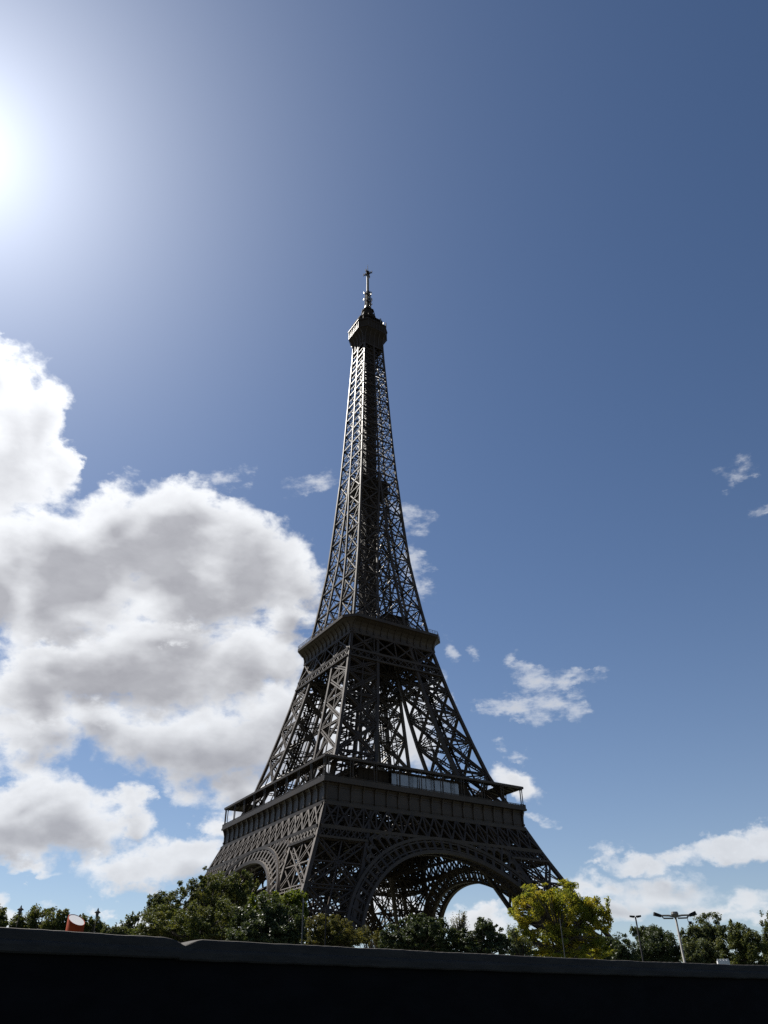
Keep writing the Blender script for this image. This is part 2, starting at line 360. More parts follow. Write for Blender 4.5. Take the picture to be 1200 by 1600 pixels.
# ---- arches: two curved ribs with panelled web, soffit lattice, arcaded spandrel, all in the sloping face
ARC_Z, R_IN, R_OUT = 5.8, 35.9, 39.5
def arch_pt(k, r, a, off): return fp(k, r*math.sin(a), ARC_Z+r*math.cos(a), off)
def make_arch(k):
    mb = MB(); A = math.radians(69); N = 66
    def rib(r, wr, off, dep):
        pr = None
        for i in range(N+1):
            a = -A+2*A*i/N; p = arch_pt(k, r, a, off)
            if pr is not None: mb.beam(pr, p, wr, dep, (p-pr).cross(NRM[k]))
            pr = p
    for off in (0.15, -3.6):
        rib(R_OUT, 0.75, off, 0.9); rib(R_IN, 0.8, off, 1.3 if off > 0 else 0.9); rib(R_IN+0.95, 0.3, off, 0.35); rib(R_OUT-0.85, 0.3, off, 0.35)
        M = 33
        for i in range(M):
            a = -A+2*A*(i+0.5)/M
            mb.beam(arch_pt(k, R_IN, a, off), arch_pt(k, R_OUT, a, off), 0.85, 0.3, TAN[k])
            if off < 0:
                a2 = a+2*A/M
                mb.beam(arch_pt(k, R_IN, a, off), arch_pt(k, R_OUT, a2, off), 0.22); mb.beam(arch_pt(k, R_IN, a2, off), arch_pt(k, R_OUT, a, off), 0.22)
    M = 40
    for i in range(M):
        a, a2 = -A+2*A*i/M, -A+2*A*(i+1)/M
        for r in (R_IN, R_OUT):
            mb.beam(arch_pt(k, r, a, 0), arch_pt(k, r, a, -3.6), 0.3)
            mb.beam(arch_pt(k, r, a, 0), arch_pt(k, r, a2, -3.6), 0.22); mb.beam(arch_pt(k, r, a2, 0), arch_pt(k, r, a, -3.6), 0.22)
    return mb
def make_spandrel(k, mb):
    """round headed slots between the arch, the pillar and the girder above"""
    zt = 44.9
    da = 2.35/R_OUT
    for sg in (1, -1):
        bars = []
        for i in range(1, 26):
            a = da*(i-0.5)*sg
            d = Vector((math.sin(a), math.cos(a)))
            r1 = (zt-ARC_Z)/max(d.y, 0.05)
            # stop at the inner edge of the pillar
            lo, hi = R_OUT, 80.0
            for _ in range(40):
                r = (lo+hi)/2; z = ARC_Z+r*d.y; s_ = abs(r*d.x)
                if s_ > hz(z)-wz(z)-0.2: hi = r
                else: lo = r
            r1 = min(r1, hi)
            if r1 < R_OUT+0.5: bars.append(None); continue
            bars.append((a, r1))
            mb.beam(arch_pt(k, R_OUT, a, 0.1), arch_pt(k, r1, a, 0.1), 0.5, 0.45, TAN[k])
        for p, q in zip(bars[:-1], bars[1:]):
            if not p or not q: continue
            # half-round head of the slot
            rr = min(p[1], q[1]); am = (p[0]+q[0])/2; hw = abs(q[0]-p[0])/2
            if rr < R_OUT+1.2: continue
            prv = None
            for j in range(7):
                t = math.pi*j/6; aa = am-math.cos(t)*hw*0.9*(1 if q[0] > p[0] else -1); r = rr-1.3+1.0*math.sin(t)
                pt = arch_pt(k, r, aa, 0.1)
                if prv is not None: mb.beam(prv, pt, 0.5, 0.4, (pt-prv).cross(NRM[k]))
                prv = pt
            pp = arch_pt(k, rr, p[0], 0.1); qq = arch_pt(k, rr, q[0], 0.1); mb.beam(pp, qq, 0.6, 0.4, (qq-pp).cross(NRM[k]))
    return mb
for k in range(4):
    make_spandrel(k, make_arch(k)).build('arch', IRON, tower)

# ---- girders of crossed bars round the tower under the first deck
def make_girder(k, z0, z1, bays, off, w, dep, posts=True, s0=None, s1=None, mult=1):
    mb = MB()
    def ends(z):
        h = hz(z)-0.5
        return (-h if s0 is None else s0(z), h if s1 is None else s1(z))
    a0, a1 = ends(z0); b0, b1 = ends(z1)
    P = lambda u: fp(k, a0+(a1-a0)*u, z0, off); Q = lambda u: fp(k, b0+(b1-b0)*u, z1, off)
    mb.beam(P(0), P(1), dep*1.5, dep*1.6, Z3); mb.beam(Q(0), Q(1), dep*1.5, dep*1.4, Z3)
    for i in range(bays):
        u, v = i/bays, (i+1)/bays
        mb.beam(P(u), Q(v), w, w, TAN[k]); mb.beam(P(v), Q(u), w, w, TAN[k])
        if posts: mb.beam(P(u), Q(u), w*0.9, w*0.9, TAN[k])
        if mult > 1:
            mb.beam(P(u), Q(min(1, u+0.5/bays)), w*0.6, w*0.6, TAN[k]); mb.beam(P(v), Q(v-0.5/bays), w*0.6, w*0.6, TAN[k])
    return mb
for k in range(4):
    gd = make_girder(k, 45.2, 51.5, 18, 0.12, 0.46, 0.5, True).build('lattice_girder', IRON, tower)
    mb = make_girder(k, 45.4, 51.3, 18, -1.9, 0.34, 0.4, False)
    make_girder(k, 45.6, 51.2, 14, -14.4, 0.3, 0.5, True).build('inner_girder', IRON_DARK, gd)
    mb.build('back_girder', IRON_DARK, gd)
    for sg in (1, -1):
        f0 = (lambda z, sg=sg: (hz(z)-wz(z)) if sg > 0 else -(hz(z)-0.5))
        f1 = (lambda z, sg=sg: (hz(z)-0.5) if sg > 0 else -(hz(z)-wz(z)))
        make_girder(k, 42.4, 44.9, 8, 0.12, 0.3, 0.36, False, f0, f1).build('small_lattice', IRON, gd)

# ---- first deck: slab ring, console frieze, parapet, roofed gallery
def ring_sweep(prof, chamfer=0.0):
    """square ring of profile points (half width, z), corners optionally cut"""
    secs = []
    for sx, sy in ((1, -1), (1, 1), (-1, 1), (-1, -1)):
        if chamfer <= 0:
            secs.append([Vector((sx*h, sy*h, z)) for h, z in prof])
        else:
            c1 = [Vector((sx*h, sy*(h-min(chamfer, h*0.9)), z)) for h, z in prof]; c2 = [Vector((sx*(h-min(chamfer, h*0.9)), sy*h, z)) for h, z in prof]
            secs += [c1, c2] if sx*sy < 0 and sx > 0 or (sx < 0 and sy > 0) else [c2, c1]
    return secs
def ordered_ring(prof, chamfer):
    secs = []
    for q in range(4):
        n, t = NRM[q], TAN[q]
        for e in (-1, 1):
            secs.append([n*h + t*(e*(h-(chamfer if callable(chamfer) is False else chamfer(h)))) + Z3*z for h, z in prof])
    return secs
mb = MB()
mb.sweep(ring_sweep([(34.0, 51.7), (34.75, 51.7), (34.75, 52.35), (34.35, 52.5), (34.25, 56.3), (34.6, 56.9), (35.35, 57.05), (35.35, 57.6), (13.5, 57.6), (13.5, 56.8), (33.6, 56.8), (33.6, 52.4)]))
deck1 = mb.build('first_deck', IRON, tower)
# consoles: 18 a side, curved ribs with a boss
mb = MB()
for k in range(4):
    for i in range(19):
        s_ = -34.0+68.0*i/18
        c = NRM[k]*34.3 + TAN[k]*s_
        prof = [(0.0, 52.4), (0.34, 52.4), (0.30, 54.0), (0.36, 55.2), (0.62, 56.1), (0.98, 56.8), (0.0, 56.8)]
        pr = None
        secs = [[c+NRM[k]*x+TAN[k]*(-0.2)+Z3*z for x, z in prof], [c+NRM[k]*x+TAN[k]*0.2+Z3*z for x, z in prof]]
        mb.sweep(secs, False)
        mb.beam(c+NRM[k]*0.32+Z3*52.7, c+NRM[k]*0.32+Z3*53.2, 0.62, 0.4, TAN[k])
    for zz, hh in ((52.95, 0.1), (56.0, 0.08)):
        mb.beam(NRM[k]*34.36-TAN[k]*34.2+Z3*zz, NRM[k]*34.36+TAN[k]*34.2+Z3*zz, 0.14, hh*2, Z3)
mb.build('console_frieze', IRON, deck1)
# beams under the slab
mb = MB()
for i in range(-8, 9):
    s_ = i*4.0
    for a, b in ((-33.4, -13.6), (13.6, 33.4)) if abs(s_) < 13 else ((-33.4, 33.4),):
        mb.lattice((s_, a, 55.0), (s_, b, 55.0), 3.2, (1, 0, 0), 0.34, 3.0)
        mb.lattice((a, s_, 55.2), (b, s_, 55.2), 2.8, (0, 1, 0), 0.34, 3.0)
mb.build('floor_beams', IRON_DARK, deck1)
# parapet
mb = MB()
mb.sweep(ring_sweep([(35.2, 57.6), (35.2, 58.55), (35.05, 58.55), (35.05, 57.6)]))
for k in range(4):
    mb.beam(NRM[k]*35.13-TAN[k]*35.2+Z3*58.75, NRM[k]*35.13+TAN[k]*35.2+Z3*58.75, 0.14, 0.2, Z3)
    for i in range(73):
        q = NRM[k]*35.13+TAN[k]*(-35.1+70.2*i/72)
        mb.beam(q+Z3*58.5, q+Z3*58.7, 0.12)
mb.build('parapet', IRON, deck1)
mb = MB()
mb.sweep(ring_sweep([(35.15, 63.55), (35.15, 64.15), (34.9, 64.3), (29.6, 65.0), (29.6, 64.7), (34.6, 63.75), (34.6, 63.55)]))
for k in range(4):
    for i in range(37):
        s_ = -34.4+68.8*i/36; q = TAN[k]*s_
        lim = max(29.8, min(34.5, abs(s_)))
        if lim < 34.4: mb.beam(q+NRM[k]*34.7+Z3*63.6, q+NRM[k]*lim+Z3*(64.6-(lim-29.6)*0.18), 0.14, 0.28, TAN[k])
mb.build('canopy_roof', IRON, deck1)
pm = MB(); pm.beam((0, 0, 58.6), (0, 0, 63.6), 0.20); pm.beam((0, 0, 58.6), (0, 0, 59.1), 0.3); pm.beam((0, 0, 63.2), (0, 0, 63.6), 0.34)
post0 = None
for k in range(4):
    for i in range(10):
        for e in (-0.42, 0.42):
            s_ = -34.2+68.4*i/9
            if i == 0 and e < 0 or i == 9 and e > 0: s_ = s_
            loc = NRM[k]*34.75+TAN[k]*(s_+e*(1 if 0 < i < 9 else 0.9))
            if post0 is None:
                post0 = pm.build('gallery_post', IRON, deck1); o = post0
            else:
                o = post0.copy(); C.objects.link(o); o.parent = deck1
            o.location = loc
# glass pavilion on the river side, solid kiosks beside the pillars
mb = MB()
mb.box((18.0, -12.3, 62.9), (32.6, 11.8, 63.4)); mb.box((18.0, -12.3, 57.6), (32.6, 11.8, 57.9))
pav = mb.build('glass_pavilion', IRON_DARK, deck1)
mb = MB()
for x in (32.4, 18.2):
    for i in range(9): mb.box((x-0.09, -12.2+24*i/8-0.09, 57.9), (x+0.09, -12.2+24*i/8+0.09, 62.9))
    for z0 in (57.9, 59.0, 62.7): mb.box((x-0.07, -12.25, z0), (x+0.07, 11.85, z0+0.15))
for y in (-12.2, 11.8): mb.box((18.2, y-0.06, 58.95), (32.4, y+0.06, 59.1))
mb.build('window_frame', IRON_DARK, pav)
for x in (32.4, 18.2):
    for i in range(8):
        q = MB(); q.box((x-0.02, -12.1+24*i/8, 57.9), (x+0.02, -12.2+24*(i+1)/8-0.1, 62.9)); q.build('glass_pane', GLASS, pav)
def kiosk(lo, hi):
    mb = MB(); mb.box(lo, (hi[0], hi[1], hi[2]-0.3)); mb.box((lo[0]-0.3, lo[1]-0.3, hi[2]-0.3), (hi[0]+0.3, hi[1]+0.3, hi[2]))
    n = int((hi[1]-lo[1])/1.6)
    for i in range(n+1):
        y = lo[1]+(hi[1]-lo[1])*i/n
        mb.box((hi[0], y-0.08, lo[2]), (hi[0]+0.12, y+0.08, hi[2]-0.3))
    return mb.build('kiosk', IRON_DARK, deck1)
kiosk((21, -22.5, 57.6), (31.5, -12.6, 63.2)); kiosk((21, 12.1, 57.6), (31.5, 15.6, 63.4))
kiosk((-31, -30, 57.6), (-27, -16, 61.6)); kiosk((-32, 12, 57.6), (-24, 24, 62.5)); kiosk((-8, -31.0, 57.6), (2, -27, 60.6)); kiosk((8, 22, 57.6), (22, 31, 62.8))

# ---- between the decks and the second deck
for k in range(4):
    gd = make_girder(k, 102.6, 105.2, 14, 0.12, 0.26, 0.34, False).build('lattice_girder', IRON, tower)
    make_girder(k, 105.4, 112.0, 4, 0.0, 0.42, 0.4, True).build('crossed_frame', IRON, gd)
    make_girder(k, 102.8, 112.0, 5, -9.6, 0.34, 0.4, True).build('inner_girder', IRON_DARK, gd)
CH2 = lambda h: max(0.05, (h-17.0)*1.15)
mb = MB()
pr2 = [(16.6, 112.0), (17.35, 112.0), (17.35, 112.5), (17.1, 112.6), (17.15, 113.6), (17.5, 114.6), (18.3, 115.6), (19.6, 116.4), (20.25, 116.6), (20.25, 117.6), (7.0, 117.6), (7.0, 117.2), (16.4, 116.6)]
mb.sweep(ordered_ring(pr2, CH2))
deck2 = mb.build('second_deck', IRON, tower)
mb = MB()
for k in range(4):
    for i in range(13):
        s_ = -16.4+32.8*i/12; c = TAN[k]*s_
        prof = [(17.0, 112.6), (17.5, 112.6), (17.5, 113.8), (17.85, 114.7), (18.65, 115.6), (19.7, 116.5), (19.0, 116.5), (17.2, 114.9)]
        mb.sweep([[c+NRM[k]*x+TAN[k]*(-0.17)+Z3*z for x, z in prof], [c+NRM[k]*x+TAN[k]*0.17+Z3*z for x, z in prof]], False)
mb.build('console_frieze', IRON, deck2)
mb = MB()
for z, t in ((118.7, 0.12), (118.15, 0.06)):
    secs = ordered_ring([(20.15, z), (20.15, z+t), (20.05, z+t), (20.05, z)], CH2); mb.sweep(secs)
ring = [s_[0] for s_ in ordered_ring([(20.1, 117.6)], CH2)]
for a, b in zip(ring, ring[1:]+ring[:1]):
    n = max(1, int((b-a).length/1.1))
    for i in range(n): q = a.lerp(b, i/n); mb.beam(q, q+Z3*1.15, 0.08)
mb.build('railing', IRON, deck2)
mb = MB()
for s_ in (-12, -8, -4, 0, 4, 8, 12):
    mb.lattice((s_, -16.5, 114.6), (s_, 16.5, 114.6), 3.4, (1, 0, 0), 0.34, 3.0); mb.lattice((-16.5, s_, 114.8), (16.5, s_, 114.8), 3.0, (0, 1, 0), 0.34, 3.0)
mb.box((-16.5, -16.5, 116.75), (16.5, 16.5, 117.1))
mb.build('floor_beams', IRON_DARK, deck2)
# upper storey of the second deck, set back, with shops
mb = MB()
mb.sweep(ordered_ring([(13.6, 121.0), (13.6, 121.5), (6.0, 121.5), (6.0, 121.0)], lambda h: 3.0))
mb.box((3.5, -6.0, 117.6), (9.5, 9.5, 121.0)); mb.box((-10, -9, 117.6), (-3.5, 8, 120.9)); mb.box((5, 1.0, 121.5), (10.6, 10.0, 125.8)); mb.box((4.6, 0.6, 125.8), (11.0, 10.4, 126.2))
mb.box((-8, -11, 117.6), (0, -8, 120.5)); mb.box((-9, 4, 121.5), (-4, 9, 124.5))
for i in range(9):
    mb.box((10.6, 1.0+9*i/8-0.08, 121.5), (10.75, 1.0+9*i/8+0.08, 125.8))
mb.build('upper_storey', IRON_DARK, deck2)
mb = MB()
rg = [s_[0] for s_ in ordered_ring([(13.5, 121.5)], lambda h: 3.0)]
for a, b in zip(rg, rg[1:]+rg[:1]):
    mb.beam(a+Z3*1.1, b+Z3*1.1, 0.1); mb.beam(a+Z3*0.55, b+Z3*0.55, 0.06)
    n = max(1, int((b-a).length/1.2))
    for i in range(n): q = a.lerp(b, i/n); mb.beam(q, q+Z3*1.1, 0.07)
mb.build('railing', IRON, deck2)

# ---- the tapering shaft
SH = [112.0, 118.5, 129.5, 139.6, 150.1, 161.1, 171.3, 181.0, 190.8, 200.2, 209.5, 217.8, 226.2, 233.8, 241.6, 248.7, 255.2, 261.5, 268.2, 274.5]
mb = MB()
for a, b in zip(SH[:-1], SH[1:]):
    for k in range(4):
        n = NRM[k]
        split = a < 188
        ga = max(0.0, hz(a)-wz(a)) if a < 188 else 0.0; gb = max(0.0, hz(b)-wz(b)) if b < 188 else 0.0
        A_ = [-hz(a)+0.35, -ga, ga, hz(a)-0.35]; B_ = [-hz(b)+0.35, -gb, gb, hz(b)-0.35]
        P = [fp(k, s_, a) for s_ in A_]; Q = [fp(k, s_, b) for s_ in B_]
        cw = 0.85 if a < 188 else 0.7
        mb.beam(P[0], Q[0], cw, cw, n)
        for j in (1, 2):
            if j == 2 and ga == 0 and gb == 0: continue
            mb.beam(P[j], Q[j], cw*0.8, cw*0.8, n)
        # inner chords of the pillars, behind the face
        mb.beam(Q[0], Q[3], 0.5 if a < 188 else 0.52, 0.4, Z3)
        for i0, i1 in ((0, 1), (2, 3)):
            dw = 0.42 if a < 188 else 0.24; do = 0.2 if a < 188 else 0.6
            mb.beam(P[i0]-n*do, Q[i1]-n*do, dw, dw, TAN[k]); mb.beam(P[i1]-n*do, Q[i0]-n*do, dw, dw, TAN[k])
            if b-a > 6.0:
                M0, M1 = (P[i0]+Q[i0])/2, (P[i1]+Q[i1])/2
                mb.beam(M0, M1, 0.24, 0.24, Z3)
                T0, T1 = (P[i0]+P[i1])/2-n*0.3, (Q[i0]+Q[i1])/2-n*0.3
                for e in (M0, M1): mb.beam(e-n*0.3, T0, 0.15); mb.beam(e-n*0.3, T1, 0.15)
        if gb > 0.8:
            mb.beam(P[1], Q[2], 0.28); mb.beam(P[2], Q[1], 0.28)
    # inner faces of the pillars and cross frames
    ga = max(0.0, hz(a)-wz(a)); gb = max(0.0, hz(b)-wz(b))
    if a < 188 and b < 200:
        for sx in (1, -1):
            for sy in (1, -1):
                I0 = Vector((sx*ga, sy*ga, a)); I1 = Vector((sx*gb, sy*gb, b))
                X0 = Vector((sx*hz(a), sy*ga, a)); X1 = Vector((sx*hz(b), sy*gb, b)); Y0 = Vector((sx*ga, sy*hz(a), a)); Y1 = Vector((sx*gb, sy*hz(b), b))
                mb.beam(I0, I1, 0.6)
                for p0, p1 in ((X0, X1), (Y0, Y1)):
                    mb.beam(I0, p1, 0.32); mb.beam(p0, I1, 0.32); mb.beam(I1, p1, 0.36)
                O1 = Vector((sx*hz(b), sy*hz(b), b)); mb.beam(I1, O1, 0.28); mb.beam(X1, Y1, 0.28)
    else:
        h = hz(b)-0.4
        mb.beam((h, h, b), (-h, -h, b), 0.26); mb.beam((h, -h, b), (-h, h, b), 0.26)
        mb.beam((h, 0, b), (0, h, b), 0.24); mb.beam((-h, 0, b), (0, -h, b), 0.24); mb.beam((h, 0, b), (0, -h, b), 0.24); mb.beam((-h, 0, b), (0, h, b), 0.24)
shaft = mb.build('shaft', IRON, tower)
# lift cage and stairs up the middle of the shaft
mb = MB()
z = 117.6; n = 0
CW = 2.45
while z < 272:
    z2 = min(z+1.3, 272.0)
    w = min(CW, hz(z)*0.56)
    for k in range(4):
        for u in (-1.0, -0.62, -0.33, 0.0, 0.33, 0.62):
            mb.beam(NRM[k]*w+TAN[k]*(w*u)+Z3*z, NRM[k]*w+TAN[k]*(w*u)+Z3*z2, 0.34 if u == -1 else 0.2, None, TAN[k])
        mb.beam(NRM[k]*w-TAN[k]*w+Z3*z, NRM[k]*w+TAN[k]*w+Z3*z, 0.24, 0.2, Z3)
        mb.beam(NRM[k]*w-TAN[k]*w+Z3*z, NRM[k]*w+TAN[k]*w+Z3*z2, 0.16, 0.16, Z3)
        if n % 7 in (1, 2, 3, 4, 5) or k in (0, 1):
            mb.hexa([NRM[k]*(w-0.3+e)+TAN[k]*(w*0.9*u)+Z3*zz for zz in (z+0.1, z2-0.15) for e, u in ((0, -1), (0.06, -1), (0.06, 1), (0, 1))])
    # stair flight and landing
    e = 1 if n % 2 else -1
    mb.beam((-1.2*e, 1.3*e, z), (1.2*e, 1.3*e, z2), 1.1, 0.16, (0, 1, 0)); mb.box((0.9, -1.6, z), (1.9, 1.6, z+0.12))
    z = z2; n += 1
mb.build('lift_cage', IRON, shaft)
# halfway landing where the lifts change
mb = MB()
h = 6.6
mb.box((-h, -h, 184.0), (h, h, 184.7)); mb.box((-h, -h, 188.6), (h, h, 189.1)); mb.box((-4.6, -4.6, 184.7), (5.8, 5.8, 188.6))
for k in range(4):
    for z in (185.2, 185.8, 186.4): mb.beam(NRM[k]*h-TAN[k]*h+Z3*z, NRM[k]*h+TAN[k]*h+Z3*z, 0.12)
    for i in range(8): q = NRM[k]*h+TAN[k]*(-h+2*h*i/7); mb.beam(q+Z3*184.7, q+Z3*188.6, 0.2)
mb.build('halfway_landing', IRON_DARK, shaft)

# ---- summit
CH3 = lambda h: 0.1 if h < 5.6 else min(3.4, (h-5.6)*1.6+0.1)
mb = MB()
mb.sweep(ordered_ring([(4.9, 268.5), (5.5, 268.5), (5.5, 269.2), (5.35, 271.0), (5.5, 273.2), (6.1, 275.0), (7.2, 276.3), (7.7, 276.8), (7.95, 277.4), (7.95, 281.6), (8.15, 281.7), (8.15, 282.2), (4.0, 282.2), (4.0, 276.9), (5.0, 276.0)], CH3))
summit = mb.build('summit_cabin', IRON_DARK, tower)
mb = MB()
mb.sweep(ordered_ring([(8.15, 282.2), (8.3, 282.2), (8.3, 282.5), (8.15, 282.5)], CH3)); mb.sweep(ordered_ring([(7.98, 277.2), (8.12, 277.2), (8.12, 277.45), (7.98, 277.45)], CH3)); mb.build('rim', IRON, summit)
mb = MB()
for k in range(4):
    for u in (-1, -0.5, 0, 0.5, 1):
        s_ = u*4.9; c = TAN[k]*s_
        pr = None
        for x, z in ((5.45, 269.0), (5.5, 272.4), (5.85, 274.4), (6.6, 275.8), (7.6, 276.9)):
            p = NRM[k]*x + TAN[k]*(s_*(1 if x < 6 else 0.98)) + Z3*z
            if pr is not None: mb.beam(pr, p, 0.32, 0.4, TAN[k])
            pr = p
    for i in range(7): q = NRM[k]*8.0+TAN[k]*(-4.5+9*i/6); mb.beam(q+Z3*277.4, q+Z3*281.6, 0.2)
    mb.beam(NRM[k]*8.02-TAN[k]*4.6+Z3*278.6, NRM[k]*8.02+TAN[k]*4.6+Z3*278.6, 0.16, 0.2, Z3)
mb.build('bracket', IRON, summit)
# open upper gallery with its wire cage
mb = MB()
mb.sweep(ordered_ring([(6.9, 286.3), (6.9, 286.7), (2.6, 288.4), (2.6, 288.0), (6.6, 286.3)], lambda h: h*0.42))
rg = [s_[0] for s_ in ordered_ring([(7.5, 282.2)], lambda h: 3.2)]; rg2 = [s_[0] for s_ in ordered_ring([(6.8, 286.4)], lambda h: h*0.42)]
for a, b, c, d in zip(rg, rg[1:]+rg[:1], rg2, rg2[1:]+rg2[:1]):
    for j in range(7): mb.beam(a.lerp(b, j/7), c.lerp(d, j/7), 0.12)
    for t in (0.25, 0.5, 0.75): mb.beam(a.lerp(c, t), b.lerp(d, t), 0.1)
mb.box((-4.4, -4.4, 282.2), (4.4, 4.4, 286.3))
mb.build('caged_gallery', IRON_DARK, summit)
mb = MB()
for i, r_ in enumerate(((3.4, 288.0), (3.2, 290.5), (2.9, 293.0))): pass
mb.tube([(0, 0, 287.6), (0, 0, 291.5), (0, 0, 292.0), (0, 0, 295.5), (0, 0, 296.0), (0, 0, 298.6), (0, 0, 299.4)], [4.2, 3.6, 3.2, 2.8, 2.5, 2.1, 1.3], 12)
for i in range(8):
    a = 2*math.pi*i/8; d = Vector((math.cos(a), math.sin(a), 0))
    mb.beam(d*4.6+Z3*287.5, d*3.0+Z3*297.5, 0.3)
mb.sweep(ordered_ring([(3.6, 292.0), (3.6, 292.3), (1.0, 292.3), (1.0, 292.0)], lambda h: h*0.4)); mb.sweep(ordered_ring([(2.7, 297.4), (2.7, 297.7), (1.0, 297.7), (1.0, 297.4)], lambda h: h*0.4))
mb.build('cupola', IRON_DARK, summit)
# aerials standing round the summit
for i in range(26):
    k = rnd.randrange(4); s_ = rnd.uniform(-6.4, 6.4); d = rnd.choice((7.2, 6.4, 5.0, 4.2)); h0 = 282.2 if d > 7 else 286.8; hh = rnd.uniform(1.6, 3.6) + (3.2 if d > 7 else 0)
    s_ = s_ if d < 7 else s_*0.7
    q = NRM[k]*d+TAN[k]*(s_*0.7); m2 = MB(); m2.beam(Z3*0, Z3*hh, 0.14); m2.beam(Z3*(hh*0.55), Z3*(hh*0.95), 0.45, 0.3)
    if i % 3 == 0: m2.beam(Vector((-0.6, 0, hh*0.7)), Vector((0.6, 0, hh*0.7)), 0.14)
    m2.build('aerial', IRON_DARK if i % 3 else STEEL_LIGHT, summit, loc=q+Z3*h0)
for sx, sy, hh in ((1, 1, 5.2), (-1, -1, 4.4), (1, -1, 2.4)):
    m2 = MB(); m2.beam(Z3*0, Z3*hh, 0.22); m2.beam(Z3*(hh*0.2), Z3*(hh*0.85), 0.5, 0.3); m2.build('aerial', IRON_DARK, summit, loc=Vector((sx*6.4, sy*6.4, 282.2)))
# mast
mb = MB()
for sx in (1, -1):
    for sy in (1, -1):
        mb.beam((sx*1.15, sy*1.15, 298.5), (sx*0.85, sy*0.85, 312.5), 0.3)
z = 299.0; n = 0
while z < 312:
    w = 1.15-0.3*(z-298.5)/14
    for k in range(4):
        e = 1 if n % 2 else -1
        mb.beam(NRM[k]*w+TAN[k]*w*e+Z3*z, NRM[k]*w-TAN[k]*w*e+Z3*(z+1.4), 0.18); mb.beam(NRM[k]*w+TAN[k]*w+Z3*z, NRM[k]*w-TAN[k]*w+Z3*z, 0.18)
    z += 1.4; n += 1
mb.tube([(0, 0, 298.5), (0, 0, 313.5)], [0.55, 0.5], 8)
mb.tube([(0, 0, 326), (0, 0, 328.4)], [1.0, 0.9], 10); mb.tube([(0, 0, 328.4), (0, 0, 331.5), (0, 0, 334.4)], [0.22, 0.14, 0.06], 6)
mast = mb.build('mast', IRON_DARK, tower)
mb = MB(); mb.tube([(0, 0, 313), (0, 0, 313.6), (0, 0, 325.4), (0, 0, 326.0)], [0.75, 0.68, 0.64, 0.5], 12); mb.build('mast_tube', MASTGREY, mast)
mb = MB()
for a in (0.0, math.pi/2):
    d = Vector((math.cos(a+0.6), math.sin(a+0.6), 0)); mb.beam(d*-2.4+Z3*326.8, d*2.4+Z3*326.8, 0.3)
    for e in (-2.3, 2.3, -1.4, 1.4): mb.beam(d*e+Z3*326.2, d*e+Z3*328.0, 0.34)
mb.build('crossbar', IRON_DARK, mast)
for i in range(22):
    z = rnd.uniform(299.5, 312.5); a = rnd.uniform(0, 2*math.pi); d = Vector((math.cos(a), math.sin(a), 0)); rr = rnd.uniform(1.2, 2.0)
    m2 = MB(); m2.beam(Z3*0, d*(rr-0.4), 0.14); m2.beam(d*(rr-0.4)-Z3*0.55, d*(rr-0.4)+Z3*0.55, 0.5, 0.3)
    m2.build('panel_aerial', STEEL_LIGHT if i % 2 else IRON_DARK, mast, loc=d*0.5+Z3*z)

# ------------------------------------------------------------------ the near bank: water, quay wall, ground
GROUND = 4.15
def at(px, py, dist):
    """point of the world seen at a pixel of the 1200 x 1600 photograph, dist metres away over the ground"""
    d = fw + rt2*((px-600)/FPX) - up2*((py-800)/FPX)
    return CAM + d*(dist/math.hypot(d.x, d.y))
WALL = [(-60.0, -42.0), (-20.0, -3.0), (-5.05, 11.77), (-2.9, 13.72), (0.28, 16.14), (2.98, 18.15), (6.49, 20.6), (10.58, 23.03), (22.0, 29.6), (90.0, 66.0)]
def wall_path(step_far, step_near):
    pts = [Vector((x+CAM.x, y+CAM.y, 0)) for x, y in WALL]; out = []
    for a, b in zip(pts[:-1], pts[1:]):
        L = (b-a).length; st = step_near if max(abs(a.x), abs(b.x)) < 13 else step_far
        n = max(1, int(L/st))
        out += [a.lerp(b, i/n) for i in range(n)]
    return out+[pts[-1]]
path = wall_path(1.0, 0.03)
NT = at(296, 1477, 13.9); NT.z = 0
fr = []
for i, p in enumerate(path):
    d = (path[min(i+1, len(path)-1)]-path[max(i-1, 0)]).normalized(); fr.append((d, Vector((d.y, -d.x, 0))))   # second: towards the river
from mathutils import noise as mnoise
TOPZ = CAM.z+1.2
secs = []; face = []
for p, (d, o) in zip(path, fr):
    t = (p-NT).dot(d) if (p-NT).length < 6 else 99.0
    # chipped joint: a shallow hollow on one side and a sharp broken edge on the other
    dip = 0.0
    if -0.34 < t <= 0.0: dip = 0.09*((t+0.34)/0.34)**2
    elif 0 < t < 0.30: dip = 0.09*(1-t/0.30)**1.3
    j = mnoise.noise(p*1.7)*0.010 + mnoise.noise(p*7.0)*0.005
    j2 = mnoise.noise(p*2.3+Vector((0, 0, 9)))*0.012 + (0.022 if t < -0.1 and t > -30 else 0.0)*math.exp(-abs(t+0.1)/1.5)
    out_ = [(-0.55, 1.20-dip*0.75+j), (-0.30, 1.205-dip*0.9+j), (-0.06, 1.2-dip+j), (-0.015, 1.19-dip+j), (0.0, 1.165-dip*0.8+j), (0.012, 1.06-dip*0.15+j2*0.4), (0.045, 1.035), (0.058, 1.0), (0.062, 0.915+j2), (0.045, 0.893+j2), (-0.1, 0.89+j2), (-0.55, 0.89+j2)]
    secs.append([p+o*x+Vector((0, 0, CAM.z+z)) for x, z in out_])
    face.append([p+o*x+Vector((0, 0, CAM.z+z)) for x, z in ((-0.06, 0.89+j2*0.5), (-0.04, -4.0), (-0.9, -4.0), (-0.9, 0.89))])
